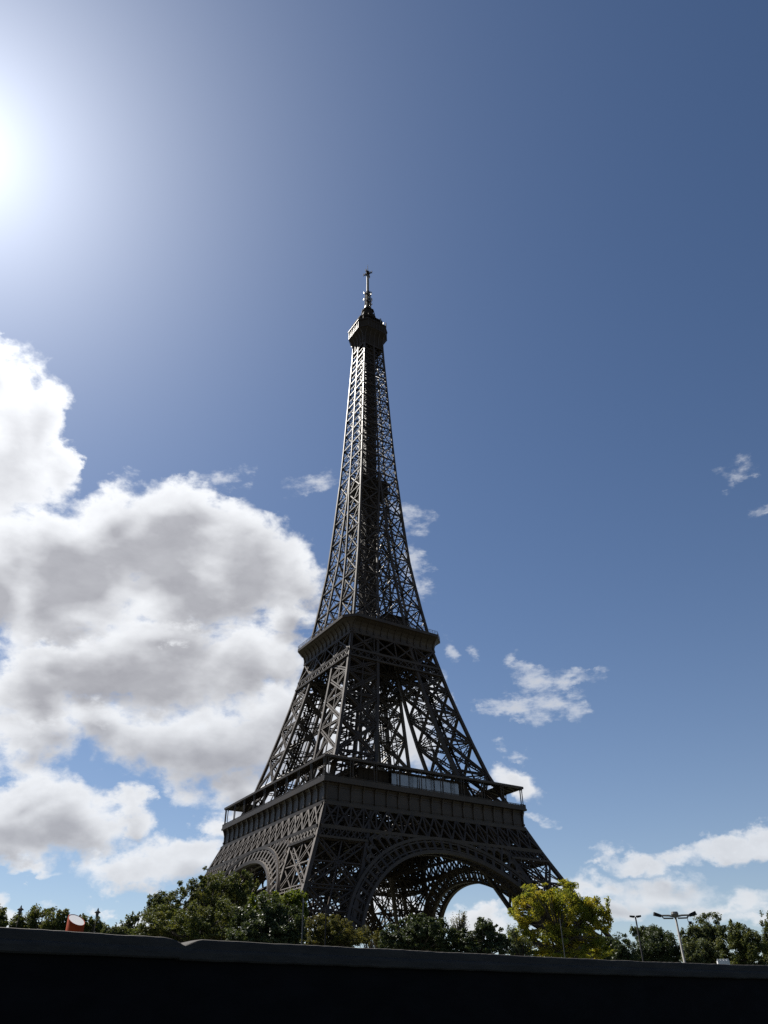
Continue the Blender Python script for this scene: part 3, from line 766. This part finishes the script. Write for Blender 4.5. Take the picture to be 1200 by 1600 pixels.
def coping_mat():
    mt, q = new_mat('weathered_coping_stone')
    co = q.n('ShaderNodeTexCoord').outputs['Object']
    n1 = q.noise(q.v('MULTIPLY', co, (0.7, 0.7, 3.0)), 1.6, 8.0, 0.65); n2 = q.noise(co, 26.0, 6.0, 0.6)
    n3 = q.noise(q.v('MULTIPLY', co, (2.0, 2.0, 14.0)), 1.3, 5.0, 0.6)
    a = q.mix(q.step(n1, 0.32, 0.7), (0.024, 0.0215, 0.0195, 1), (0.039, 0.035, 0.031, 1))
    b = q.mix(q.step(n3, 0.45, 0.75, 0, 0.6), a, (0.014, 0.014, 0.015, 1))
    c = q.mix(q.step(n2, 0.62, 0.75, 0, 0.5), b, (0.06, 0.058, 0.056, 1))
    p = principled(q, Base_Color=c, Roughness=0.85, Specular_IOR_Level=0.25)
    bp = q.n('ShaderNodeBump', {'Strength': 0.5, 'Distance': 0.02, 'Height': q.m('ADD', n2, n1)}); q.t.links.new(bp.outputs[0], p.inputs['Normal'])
    return finish(mt, q, p.outputs[0])
quay = empty('quay_wall', (CAM.x, CAM.y+15, 0)); tag(quay, 'long dark river wall with a chipped grey coping along its top', 'wall')
mb = MB(); mb.sweep(secs, False); cp = mb.build('coping', coping_mat(), quay); cp.matrix_parent_inverse = quay.matrix_basis.inverted()
WALLBLACK = ramp_mat('near_black_wall', (0.0075, 0.0075, 0.009), (0.0045, 0.0045, 0.0055), 1.1, rough=0.9, bump=0.4, spec=0.08, stretch=(1, 1, 2.5))  # near-black base colour over the whole wall face below the coping
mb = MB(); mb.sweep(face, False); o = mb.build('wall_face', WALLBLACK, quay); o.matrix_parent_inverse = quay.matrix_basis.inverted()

# ground: flat quay behind the wall, falling gently to the level of the tower's feet, out to the horizon
GRASS = ramp_mat('park_ground', (0.032, 0.042, 0.016), (0.06, 0.055, 0.04), 0.08, rough=0.95, bump=0.3)
v, f = [], []
coarse = wall_path(6.0, 2.0)
ext = [coarse[0]+(coarse[0]-coarse[1]).normalized()*9000] + coarse + [coarse[-1]+(coarse[-1]-coarse[-2]).normalized()*9000]
inland = Vector((-0.585, 0.81, 0)); rows = [(0.85, GROUND), (40, GROUND), (116, GROUND), (128, 0.0), (400, 0.0), (9000, 0.0)]
for p in ext:
    for dd, z in rows: v.append(tuple(p+inland*dd+Vector((0, 0, z))))
n = len(rows)
for i in range(len(ext)-1):
    for j in range(n-1): f.append((i*n+j, (i+1)*n+j, (i+1)*n+j+1, i*n+j+1))
me = bpy.data.meshes.new('ground'); me.from_pydata(v, [], f); me.materials.append(GRASS)
o = bpy.data.objects.new('ground', me); C.objects.link(o); tag(o, kind='structure')
mt, q = new_mat('river_water')
nz = q.noise(q.v('MULTIPLY', q.n('ShaderNodeTexCoord').outputs['Object'], (1, 1, 1)), 0.9, 5.0)
p = principled(q, Base_Color=(0.02, 0.03, 0.025, 1), Roughness=0.08)
bp = q.n('ShaderNodeBump', {'Strength': 0.35, 'Distance': 0.2, 'Height': nz}); q.t.links.new(bp.outputs[0], p.inputs['Normal'])
WATER = finish(mt, q, p.outputs[0])
v, f = [], []
for p in ext:
    for dd in (-0.3, -300): v.append(tuple(p+inland*dd+Vector((0, 0, 1.2))))
for i in range(len(ext)-1): f.append((2*i, 2*i+2, 2*i+3, 2*i+1))
me = bpy.data.meshes.new('river_water'); me.from_pydata(v, [], f); me.materials.append(WATER)
o = bpy.data.objects.new('river_water', me); C.objects.link(o); tag(o, kind='structure')

# ------------------------------------------------------------------ trees and shrubs
def leaf_mat(name, c1, c2, c3, trans, gloss=0.6, tr_gain=1.0, spec=0.12):
    mt, q = new_mat(name)
    ri = q.n('ShaderNodeNewGeometry').outputs['Random Per Island']
    co = q.n('ShaderNodeTexCoord').outputs['Object']
    nz = q.noise(co, 0.9, 3.0)
    a = q.mix(ri, (*c1, 1), (*c2, 1))
    col = q.mix(q.step(nz, 0.42, 0.68), a, (*c3, 1))
    p = principled(q, Base_Color=col, Roughness=gloss, Specular_IOR_Level=spec)
    tcol = q.v('MULTIPLY', col, (1.25*tr_gain, 1.15*tr_gain, 0.55*tr_gain))
    tl = q.n('ShaderNodeBsdfTranslucent', (tcol,))
    mx = q.n('ShaderNodeMixShader', (trans, p.outputs[0], tl.outputs[0]))
    return finish(mt, q, mx.outputs[0])
BARK = ramp_mat('bark', (0.075, 0.06, 0.045), (0.04, 0.032, 0.025), 3.0, rough=0.9, bump=0.6, stretch=(1, 1, 0.3))
L_OLIVE = leaf_mat('olive_leaves', (0.074, 0.092, 0.032), (0.05, 0.066, 0.025), (0.092, 0.10, 0.034), 0.34, gloss=0.6)
L_DARK = leaf_mat('dark_glossy_leaves', (0.050, 0.068, 0.030), (0.028, 0.042, 0.02), (0.04, 0.056, 0.024), 0.3, gloss=0.5, spec=0.2)
L_GREEN = leaf_mat('fresh_green_leaves', (0.085, 0.115, 0.018), (0.05, 0.078, 0.014), (0.10, 0.125, 0.022), 0.5, gloss=0.6)
L_YELLOW = leaf_mat('yellowing_leaves', (0.21, 0.225, 0.034), (0.115, 0.15, 0.032), (0.30, 0.26, 0.036), 0.5, gloss=0.7)
L_BROWN = leaf_mat('brownish_leaves', (0.082, 0.085, 0.030), (0.05, 0.056, 0.022), (0.10, 0.094, 0.032), 0.45, gloss=0.7)
L_GREY = leaf_mat('grey_green_leaves', (0.078, 0.096, 0.05), (0.044, 0.058, 0.03), (0.088, 0.1, 0.046), 0.4, gloss=0.6)

def leaf_mesh(cent, size, nrm_bias, rng, aspect=0.55):
    n = len(cent)
    a = rng.normal(size=(n, 3)); a /= np.linalg.norm(a, axis=1)[:, None]
    nr = rng.normal(size=(n, 3))*0.8 + nrm_bias; nr /= np.linalg.norm(nr, axis=1)[:, None]
    a -= nr*(a*nr).sum(1)[:, None]; a /= np.linalg.norm(a, axis=1)[:, None]
    b = np.cross(nr, a); s_ = (size*rng.uniform(0.6, 1.35, n))[:, None]
    v = np.stack([cent-a*s_*0.5, cent-b*s_*aspect*0.5+nr*s_*0.08, cent+a*s_*0.5, cent+b*s_*aspect*0.5+nr*s_*0.08], 1).reshape(-1, 3)
    me = bpy.data.meshes.new('crown'); me.vertices.add(4*n); me.vertices.foreach_set('co', v.ravel())
    me.loops.add(4*n); me.loops.foreach_set('vertex_index', np.arange(4*n)); me.polygons.add(n)
    me.polygons.foreach_set('loop_start', np.arange(n)*4); me.polygons.foreach_set('loop_total', np.full(n, 4)); me.update(); me.validate()
    return me
PXM = 0.000738
def tree(name, label, cat, group, dist, lobes, n, leaf, mat, seed, clump=0.26, gap=0.0, trunk=None, depth=0.9, limbs=9, up_bias=0.35, trunk_r=0.16, core=0.35, fill=True):
    """lobes: crown outline as (x, y, rx, ry) of the photograph's pixels; every lobe gets its own depth"""
    rng = np.random.default_rng(seed); rd = random.Random(seed); n = int(n*1.9); leaf *= 0.74
    yw = 1449+59*max(0.0, min(1.0, np.mean([l[0] for l in lobes])/1200)); x0 = min(l[0]-l[2] for l in lobes); x1 = max(l[0]+l[2] for l in lobes)
    low = max(l[1]+l[3] for l in lobes)
    if fill: lobes = list(lobes)+[(x0+(x1-x0)*u, yw-2, (x1-x0)*0.24, 11) for u in (0.22, 0.5, 0.78)]
    tx = trunk if trunk is not None else float(np.mean([l[0] for l in lobes]))
    base = at(tx, 1490, dist); base.z = GROUND if math.hypot(base.x, base.y-CAM.y) < 100 else GROUND
    root = empty(name, base); tag(root, label, cat, group)
    view = Vector((base.x-CAM.x, base.y-CAM.y, 0)).normalized(); side = Vector((view.y, -view.x, 0))
    L = []
    for (x, y, rx, ry) in lobes:
        dd = dist + rd.uniform(-0.5, 0.5)*rx*PXM*dist*0.7
        c = at(x, y, dd); k = PXM*dd
        L.append((np.array(c-base), rx*k, rx*k*depth, ry*k))
    w = np.array([l[1]*l[3] for l in L]); w /= w.sum()
    cents, bias, tips = [], [], []
    for l, wi in zip(L, w):
        m_ = int(n*wi); c, a, b, h = l
        K = max(6, int(9/clump*min(3.0, 0.5+wi*2)))
        d = rng.normal(size=(K, 3)); d /= np.linalg.norm(d, axis=1)[:, None]
        r_ = rng.uniform(0.0, 1.0, K)**core * (1.0-clump*0.55)
        if gap: r_ = r_*rng.uniform(1-gap, 1+gap*0.35, K)
        cc = d*r_[:, None]; tips.append((c, a, b, h, cc))
        cw = rng.uniform(0.4, 1.6, K); cw /= cw.sum()
        idx = rng.choice(K, m_, p=cw)
        cs = rng.uniform(0.6, 1.4, K)*clump
        q = rng.normal(size=(m_, 3)); q /= np.maximum(np.linalg.norm(q, axis=1)[:, None], 1e-6)
        u = cc[idx] + q*(rng.uniform(0, 1, m_)**0.6*cs[idx])[:, None]
        off = np.array(side)[None]*(u[:, :1]*a) + np.array(view)[None]*(u[:, 1:2]*b) + np.array([0, 0, 1.0])[None]*(u[:, 2:3]*h)
        cents.append(c[None]+off); nb = u/np.maximum(np.linalg.norm(u, axis=1)[:, None], 1e-6)
        bias.append(np.array(side)[None]*nb[:, :1]*0.6 + np.array(view)[None]*nb[:, 1:2]*0.6 + np.array([[0, 0, 1.0]])*(nb[:, 2:3]*0.6+up_bias))
    cents = np.concatenate(cents); bias = np.concatenate(bias)
    keep = cents[:, 2] > 0.05
    me = leaf_mesh(cents[keep], leaf, bias[keep], rng); me.materials.append(mat)
    o = bpy.data.objects.new('crown', me); C.objects.link(o); o.parent = root
    # trunk and limbs, tapering, in one mesh
    mb = MB(); top = np.average([l[0] for l in L], axis=0, weights=w); zt = max(0.5, top[2])
    fork = Vector((top[0]*0.4, top[1]*0.4, zt*0.55))
    mb.tube([Vector((0, 0, -0.1)), fork*0.5+Vector((rd.uniform(-.06, .06), rd.uniform(-.06, .06), 0)), fork, Vector(top)], [trunk_r, trunk_r*0.8, trunk_r*0.66, trunk_r*0.25], 8)
    for c, a, b, h, cc in tips:
        for j in range(min(limbs, len(cc))):
            u = cc[j]; e = Vector(c)+side*float(u[0]*a)*0.92+view*float(u[1]*b)*0.92+Z3*float(u[2]*h)*0.92
            if e.z < 0.3: continue
            s0 = fork.lerp(Vector(top), rd.uniform(0.0, 0.6)); md = s0.lerp(e, 0.5)+Vector((0, 0, (e-s0).length*0.08))+Vector((rd.uniform(-1, 1), rd.uniform(-1, 1), rd.uniform(-1, 1)))*(e-s0).length*0.06
            mb.tube([s0, md, e], [trunk_r*0.34, trunk_r*0.2, trunk_r*0.06], 5)
    mb.build('trunk', BARK, root, smooth=True)
    return root
GT = 'trees and shrubs behind the river wall'
tree('tree', 'olive green tree cut off by the picture edge beside the far lantern', 'tree', GT, 62, [(-14, 1440, 26, 22), (-4, 1432, 14, 14)], 2600, 0.26, L_OLIVE, 1)
tree('tree', 'loose low tree right of the far lantern with sky showing through', 'tree', GT, 66, [(32, 1440, 18, 13), (50, 1430, 12, 14), (24, 1450, 12, 10)], 1900, 0.24, L_OLIVE, 2, gap=0.4, clump=0.3)
tree('tree', 'loose open tree with a big sky hole left of the orange bin', 'tree', GT, 64, [(60, 1428, 16, 12), (52, 1440, 13, 16), (78, 1425, 14, 8)], 1500, 0.22, L_OLIVE, 3, gap=0.5, clump=0.3)
tree('tree', 'olive tree directly behind the orange bin', 'tree', GT, 60, [(82, 1440, 20, 15), (97, 1430, 14, 10), (104, 1446, 16, 12)], 2600, 0.22, L_OLIVE, 4, gap=0.3)
tree('tree', 'dark leafy tree with the tall black lantern rising out of it', 'tree', GT, 58, [(132, 1445, 16, 15), (148, 1443, 13, 14), (126, 1436, 8, 9), (158, 1452, 12, 10)], 2600, 0.2, L_OLIVE, 5, gap=0.25)
tree('tree', 'thin young tree with loose upright twigs left of the big hill shaped tree', 'tree', GT, 50, [(205, 1440, 13, 15), (196, 1450, 14, 10), (216, 1432, 7, 8), (184, 1456, 10, 8)], 1500, 0.17, L_GREY, 6, gap=0.5, clump=0.28)
tree('tree', 'low pale shrub between the lantern and the young tree', 'shrub', GT, 46, [(172, 1457, 13, 8), (190, 1459, 10, 7)], 900, 0.15, L_GREY, 7)
tree('tree', 'small bluish tree peeping out at the left shoulder of the big tree', 'tree', GT, 66, [(248, 1408, 20, 17), (238, 1424, 18, 20), (258, 1425, 18, 25)], 3600, 0.24, L_GREY, 8, gap=0.2)
tree('tree', 'large dark olive hill shaped tree in front of the left arch', 'tree', GT, 58, [(350, 1386, 46, 37), (322, 1392, 42, 36), (374, 1388, 30, 38), (390, 1410, 20, 44), (302, 1407, 42, 35), (275, 1422, 40, 32), (252, 1438, 34, 24), (345, 1425, 55, 40), (300, 1440, 60, 36)], 26000, 0.17, L_OLIVE, 29, clump=0.15, core=0.5, limbs=5, trunk_r=0.3)
tree('shrub', 'wide leafy shrub spreading along the wall below the big hill shaped tree', 'shrub', GT, 44, [(250, 1445, 42, 24), (300, 1440, 46, 32), (345, 1438, 44, 38), (225, 1456, 26, 14), (380, 1450, 40, 30)], 15000, 0.15, L_OLIVE, 10, clump=0.22, limbs=4)
tree('tree', 'bright green leafy tree at the foot of the near pillar', 'tree', GT, 52, [(452, 1410, 26, 26), (420, 1415, 26, 24), (470, 1420, 15, 24), (400, 1425, 20, 25)], 8500, 0.2, L_GREEN, 11, clump=0.25)
tree('shrub', 'dark glossy evergreen bush with pale glints left of the thin grey pole', 'shrub', GT, 38, [(410, 1430, 44, 34), (440, 1442, 38, 34), (380, 1446, 34, 30), (415, 1460, 55, 26), (462, 1462, 18, 22)], 15000, 0.15, L_DARK, 12, clump=0.2, limbs=4)
tree('shrub', 'soft brownish olive shrub around the thin dark pole', 'shrub', GT, 42, [(510, 1446, 26, 22), (490, 1455, 20, 22), (535, 1455, 24, 20), (552, 1466, 22, 14), (512, 1464, 34, 18)], 8500, 0.12, L_BROWN, 13, clump=0.22)
tree('shrub', 'sparse wispy bush with sky showing through under the tower', 'shrub', GT, 46, [(572, 1462, 14, 17), (588, 1466, 10, 14), (560, 1458, 10, 14)], 1000, 0.11, L_BROWN, 14, gap=0.5, clump=0.34, trunk_r=0.06, fill=False)
tree('shrub', 'broad dark rounded bush under the far arch left of the bare shrub', 'shrub', GT, 40, [(640, 1454, 36, 24), (672, 1450, 34, 20), (612, 1462, 24, 20), (690, 1460, 28, 18), (650, 1468, 60, 18), (655, 1438, 18, 12)], 13000, 0.15, L_DARK, 15, clump=0.2, limbs=4)
tree('shrub', 'bare twiggy shrub with few brownish leaves standing under the far arch', 'shrub', GT, 48, [(716, 1437, 16, 15), (708, 1446, 16, 14), (728, 1446, 12, 14), (724, 1430, 8, 10)], 650, 0.09, L_BROWN, 16, gap=0.5, clump=0.4, limbs=26, trunk_r=0.10, fill=False)
tree('shrub', 'dark domed bush between the bare shrub and the yellow tree', 'shrub', GT, 40, [(755, 1455, 26, 20), (760, 1447, 18, 12), (778, 1466, 18, 16), (735, 1466, 24, 16), (708, 1468, 22, 16), (786, 1474, 18, 12)], 9500, 0.14, L_DARK, 17, clump=0.22, limbs=4)
tree('tree', 'rounded tree with yellowing leaves at the foot of the right pillar', 'tree', GT, 50, [(840, 1398, 36, 18), (880, 1395, 36, 22), (815, 1425, 26, 30), (865, 1425, 40, 40), (905, 1415, 38, 30), (930, 1440, 32, 34), (820, 1462, 32, 30), (870, 1465, 44, 30), (925, 1470, 36, 26), (945, 1425, 18, 22)], 21000, 0.15, L_YELLOW, 18, clump=0.22, gap=0.25, limbs=5, trunk=866, trunk_r=0.2)
tree('shrub', 'pale low shrub at the left foot of the yellow tree', 'shrub', GT, 46, [(803, 1466, 16, 22), (818, 1476, 18, 14)], 2200, 0.12, L_GREY, 19)
tree('tree', 'dark green tree just right of the yellow tree with a small sky gap', 'tree', GT, 110, [(965, 1478, 24, 22), (982, 1486, 18, 18), (948, 1484, 20, 18)], 5000, 0.329, L_DARK, 20)
tree('tree', 'dense dark domed tree between the two lamp masts', 'tree', GT, 120, [(1035, 1478, 30, 30), (1020, 1468, 24, 22), (1045, 1490, 24, 22), (1010, 1486, 24, 22)], 12500, 0.329, L_DARK, 21, clump=0.24)
tree('tree', 'thin leafy tree behind the single lamp mast', 'tree', GT, 126, [(1008, 1462, 20, 18), (992, 1455, 10, 12), (1022, 1456, 14, 10)], 2875, 0.345, L_GREY, 22, gap=0.35)
tree('tree', 'tall rounded grey green tree right of the double lamp', 'tree', GT, 118, [(1110, 1448, 28, 22), (1098, 1470, 28, 28), (1122, 1468, 28, 28), (1108, 1490, 36, 22), (1074, 1474, 14, 20)], 11875, 0.352, L_GREY, 23, clump=0.24, gap=0.2)
tree('tree', 'low olive tree right behind the white crate', 'tree', GT, 115, [(1160, 1466, 24, 26), (1148, 1482, 28, 24), (1178, 1478, 22, 26), (1150, 1452, 12, 14)], 10000, 0.329, L_OLIVE, 24, clump=0.24, gap=0.2)
tree('tree', 'leafy tree at the picture edge right of the low olive tree', 'tree', GT, 118, [(1205, 1450, 16, 26), (1206, 1480, 22, 28)], 5250, 0.31, L_OLIVE, 25, gap=0.3)
tree('tree', 'low pale shrub at the base of the double lamp', 'shrub', GT, 110, [(1078, 1488, 16, 20), (1090, 1496, 16, 14)], 2750, 0.329, L_GREY, 26)

# ------------------------------------------------------------------ street furniture
GALV = ramp_mat('galvanised_steel', (0.11, 0.11, 0.108), (0.085, 0.085, 0.085), 3.0, rough=0.65, metal=0.0)
BLACKMETAL = ramp_mat('black_metal', (0.022, 0.022, 0.024), (0.015, 0.015, 0.017), 4.0, rough=0.85, spec=0.1)
GREYPOLE = ramp_mat('grey_paint', (0.07, 0.075, 0.085), (0.05, 0.052, 0.06), 3.0, rough=0.6)
def foot(px, dist):
    b = at(px, 1495, dist); b.z = GROUND; return b
def height(px, py, dist): return at(px, py, dist).z-GROUND
# tall mast with a floodlight at either end of its crossbar
D1 = 100; b0 = foot(1068, D1); h = height(1057, 1430, D1); view = Vector((b0.x-CAM.x, b0.y-CAM.y, 0)).normalized(); sd = Vector((view.y, -view.x, 0))
ax = (sd*0.96+view*0.28).normalized()
lp = empty('street_lamp', b0); tag(lp, 'tall pale street lamp with a floodlight on each end of its crossbar', 'street lamp', 'street lamps along the quay')
mb = MB(); mb.tube([(0, 0, 0), (0, 0, 0.6), (0, 0, 0.65), (0, 0, h)], [0.26, 0.26, 0.16, 0.11], 10); mb.build('pole', GALV, lp, True)
mb = MB()
for e in (-1, 1):
    mb.tube([Z3*(h-0.15), ax*(e*0.7)+Z3*(h-0.02), ax*(e*1.6)+Z3*(h+0.0)], [0.11, 0.10, 0.09], 6)
    mb.tube([ax*(e*0.25)+Z3*(h-0.3), ax*(e*1.3)+Z3*(h-0.28), ax*(e*1.5)+Z3*(h-0.05)], [0.08, 0.08, 0.07], 6)
mb.tube([Z3*(h-0.25), Z3*(h+0.1), Z3*(h+0.34)], [0.16, 0.42, 0.34], 10)
mb.build('crossbar', GALV, lp)
for e in (-1, 1):
    mb = MB(); c = ax*(e*1.9)+Z3*(h+0.06); q = (ax*e+Z3*0.3).normalized()
    mb.beam(c-q*0.34, c+q*0.34, 0.34, 0.28, view, 0.44); mb.beam(c+q*0.34, c+q*0.42, 0.5, 0.36, view); mb.build('floodlight', BLACKMETAL, lp)
mb = MB(); c = ax*1.5+Z3*(h-0.75); mb.beam(ax*1.3+Z3*(h-0.05), ax*1.3+Z3*(h-0.6), 0.05); mb.beam(ax*1.3+Z3*(h-0.6), c, 0.06); mb.beam(c-Z3*0.14, c+Z3*0.12, 0.3, 0.26, ax); mb.build('camera_housing', BLACKMETAL, lp)
# slim mast with a short T head
b0 = foot(1004, D1); h = height(991, 1433, D1); lp = empty('street_lamp', b0); tag(lp, 'slim dark street lamp with a short flat double head behind the trees', 'street lamp', 'street lamps along the quay')
mb = MB(); mb.tube([(0, 0, 0), (0, 0, 0.6), (0, 0, h)], [0.17, 0.13, 0.08], 8); mb.build('pole', BLACKMETAL, lp, True)
for e in (-1, 1):
    mb = MB(); mb.beam(ax*(e*0.08)+Z3*(h+0.05), ax*(e*0.62)+Z3*(h+0.09), 0.3, 0.16, view); mb.beam(ax*(e*0.2)+Z3*(h-0.04), ax*(e*0.58)+Z3*(h+0.04), 0.22, 0.08, view); mb.build('lamp_head', BLACKMETAL, lp)
# old style lanterns on black posts
def lantern(px, py, dist, label, k):
    b0 = foot(px, dist); h = height(px, py, dist)
    lp = empty('lantern_post', b0); tag(lp, label, 'street lamp', 'old style lanterns by the trees')
    mb = MB(); mb.tube([(0, 0, 0), (0, 0, 0.5), (0, 0, 0.6), (0, 0, 1.2), (0, 0, h-0.1)], [0.12, 0.11, 0.06, 0.035, 0.022], 8); mb.build('post', BLACKMETAL, lp, True)
    mb = MB(); mb.tube([(0, 0, h-0.12), (0, 0, h-0.08), (0, 0, h+0.14)], [0.05, 0.10*k, 0.15*k], 6); mb.build('lantern_glass', GREYPOLE, lp)
    mb = MB(); mb.tube([(0, 0, h+0.14), (0, 0, h+0.17), (0, 0, h+0.25), (0, 0, h+0.28), (0, 0, h+0.33), (0, 0, h+0.42)], [0.24*k, 0.23*k, 0.10*k, 0.05, 0.05, 0.01], 8); mb.build('lantern_cap', BLACKMETAL, lp)
lantern(15, 1425, 60, 'black lantern standing clear against the cloud at the left edge', 0.9)
lantern(140, 1430, 56, 'black lantern with a finial rising from the dark tree right of the orange bin', 0.8)
def pole(px, y0, dist, r, mat, label):
    b0 = foot(px, dist); h = height(px, y0, dist)
    mb = MB(); mb.tube([(0, 0, 0), (0, 0, 0.12), (0, 0, 0.13), (0, 0, h), (0, 0, h+0.03)], [r*2.2, r*2.2, r, r*0.8, r*0.3], 8)
    o = mb.build('pole', mat, None, False, b0); tag(o, label, 'pole', 'thin poles among the shrubs')
pole(470.5, 1405, 36.5, 0.028, GREYPOLE, 'thin grey pole at the right edge of the dark glossy bush')
pole(507.5, 1421, 37, 0.03, BLACKMETAL, 'thin dark pole in front of the soft brownish shrub')
pole(882.5, 1436, 40, 0.02, GREYPOLE, 'thin grey pole standing in front of the yellow tree')
# orange bin with a slanted open top, on the quay behind the wall
DB = 19.0; b0 = foot(108.5, DB); kx = PXM*DB; r = 12.8*kx
hl, hr_ = height(98, 1431, DB), height(119, 1442.5, DB)
view = Vector((b0.x-CAM.x, b0.y-CAM.y, 0)).normalized(); sd = Vector((view.y, -view.x, 0))
ORANGE = ramp_mat('orange_plastic', (0.34, 0.045, 0.009), (0.27, 0.036, 0.008), 4.0, rough=0.75, spec=0.08)
WHITEP = ramp_mat('white_plastic', (0.55, 0.55, 0.56), (0.5, 0.5, 0.51), 1.0, rough=0.8, detail=1.0, spec=0.1)
bn = empty('waste_bin', b0); tag(bn, 'orange round bin with a slanted white top, behind the wall', 'bin')
N = 32; mbo, mbi = MB(), MB(); so_, si_ = [], []
for i in range(N):
    a = 2*math.pi*i/N; d = sd*math.cos(a)+view*math.sin(a)
    zt = (hl+hr_)/2 + (hr_-hl)/2*math.cos(a)*0.9 + math.sin(a)*0.10
    so_.append([d*r*0.96, d*r+Z3*zt, d*r*0.93+Z3*zt, d*r*0.93+Z3*(zt-0.015)])
    si_.append(d*r*0.925+Z3*(zt-0.008))
def strip(rings, close=True):
    mb = MB(); n = len(rings[0]); mb.v = [tuple(p) for r_ in rings for p in r_]; m_ = len(rings)
    for j in range(m_):
        for k in range(n-1): j2 = (j+1) % m_; mb.f.append((j*n+k, j2*n+k, j2*n+k+1, j*n+k+1))
    return mb
strip(so_).build('shell', ORANGE, bn, True)
mb = MB(); mb.v = [tuple(q) for q in si_]+[tuple(q-Z3*0.02) for q in si_]; mb.f = [tuple(range(N)), tuple(reversed(range(N, 2*N)))]+[(j, N+j, N+(j+1) % N, (j+1) % N) for j in range(N)]
mb.build('lid', WHITEP, bn)
# white crate whose rim shows over the wall
DC = 27.0; b0 = foot(1128, DC); kx = PXM*DC; w = 8.0*kx; h = height(1128, 1498.5, DC)
view = Vector((b0.x-CAM.x, b0.y-CAM.y, 0)).normalized(); sd = Vector((view.y, -view.x, 0))
rz = math.atan2(sd.y, sd.x)+0.12
mb = MB(); t = 0.02
mb.box((-w, -w*0.8, 0), (w, -w*0.8+t, h-0.05)); mb.box((-w, w*0.8-t, 0), (w, w*0.8, h-0.05)); mb.box((-w, -w*0.8+t, 0), (-w+t, w*0.8-t, h-0.05)); mb.box((w-t, -w*0.8+t, 0), (w, w*0.8-t, h-0.05))
mb.box((-w+t, -w*0.8+t, 0), (w-t, w*0.8-t, t))
for i in range(4):
    x = -w+0.01+(2*w-0.07)*i/3
    for yy in (-w*0.8+0.002, w*0.8-t-0.002): mb.box((x, yy, h-0.052), (x+0.05, yy+t, h))
o = mb.build('white_crate', WHITEP, None, False, b0); o.rotation_euler = (0, 0, rz); tag(o, 'small white notched plastic crate just showing above the wall', 'crate')
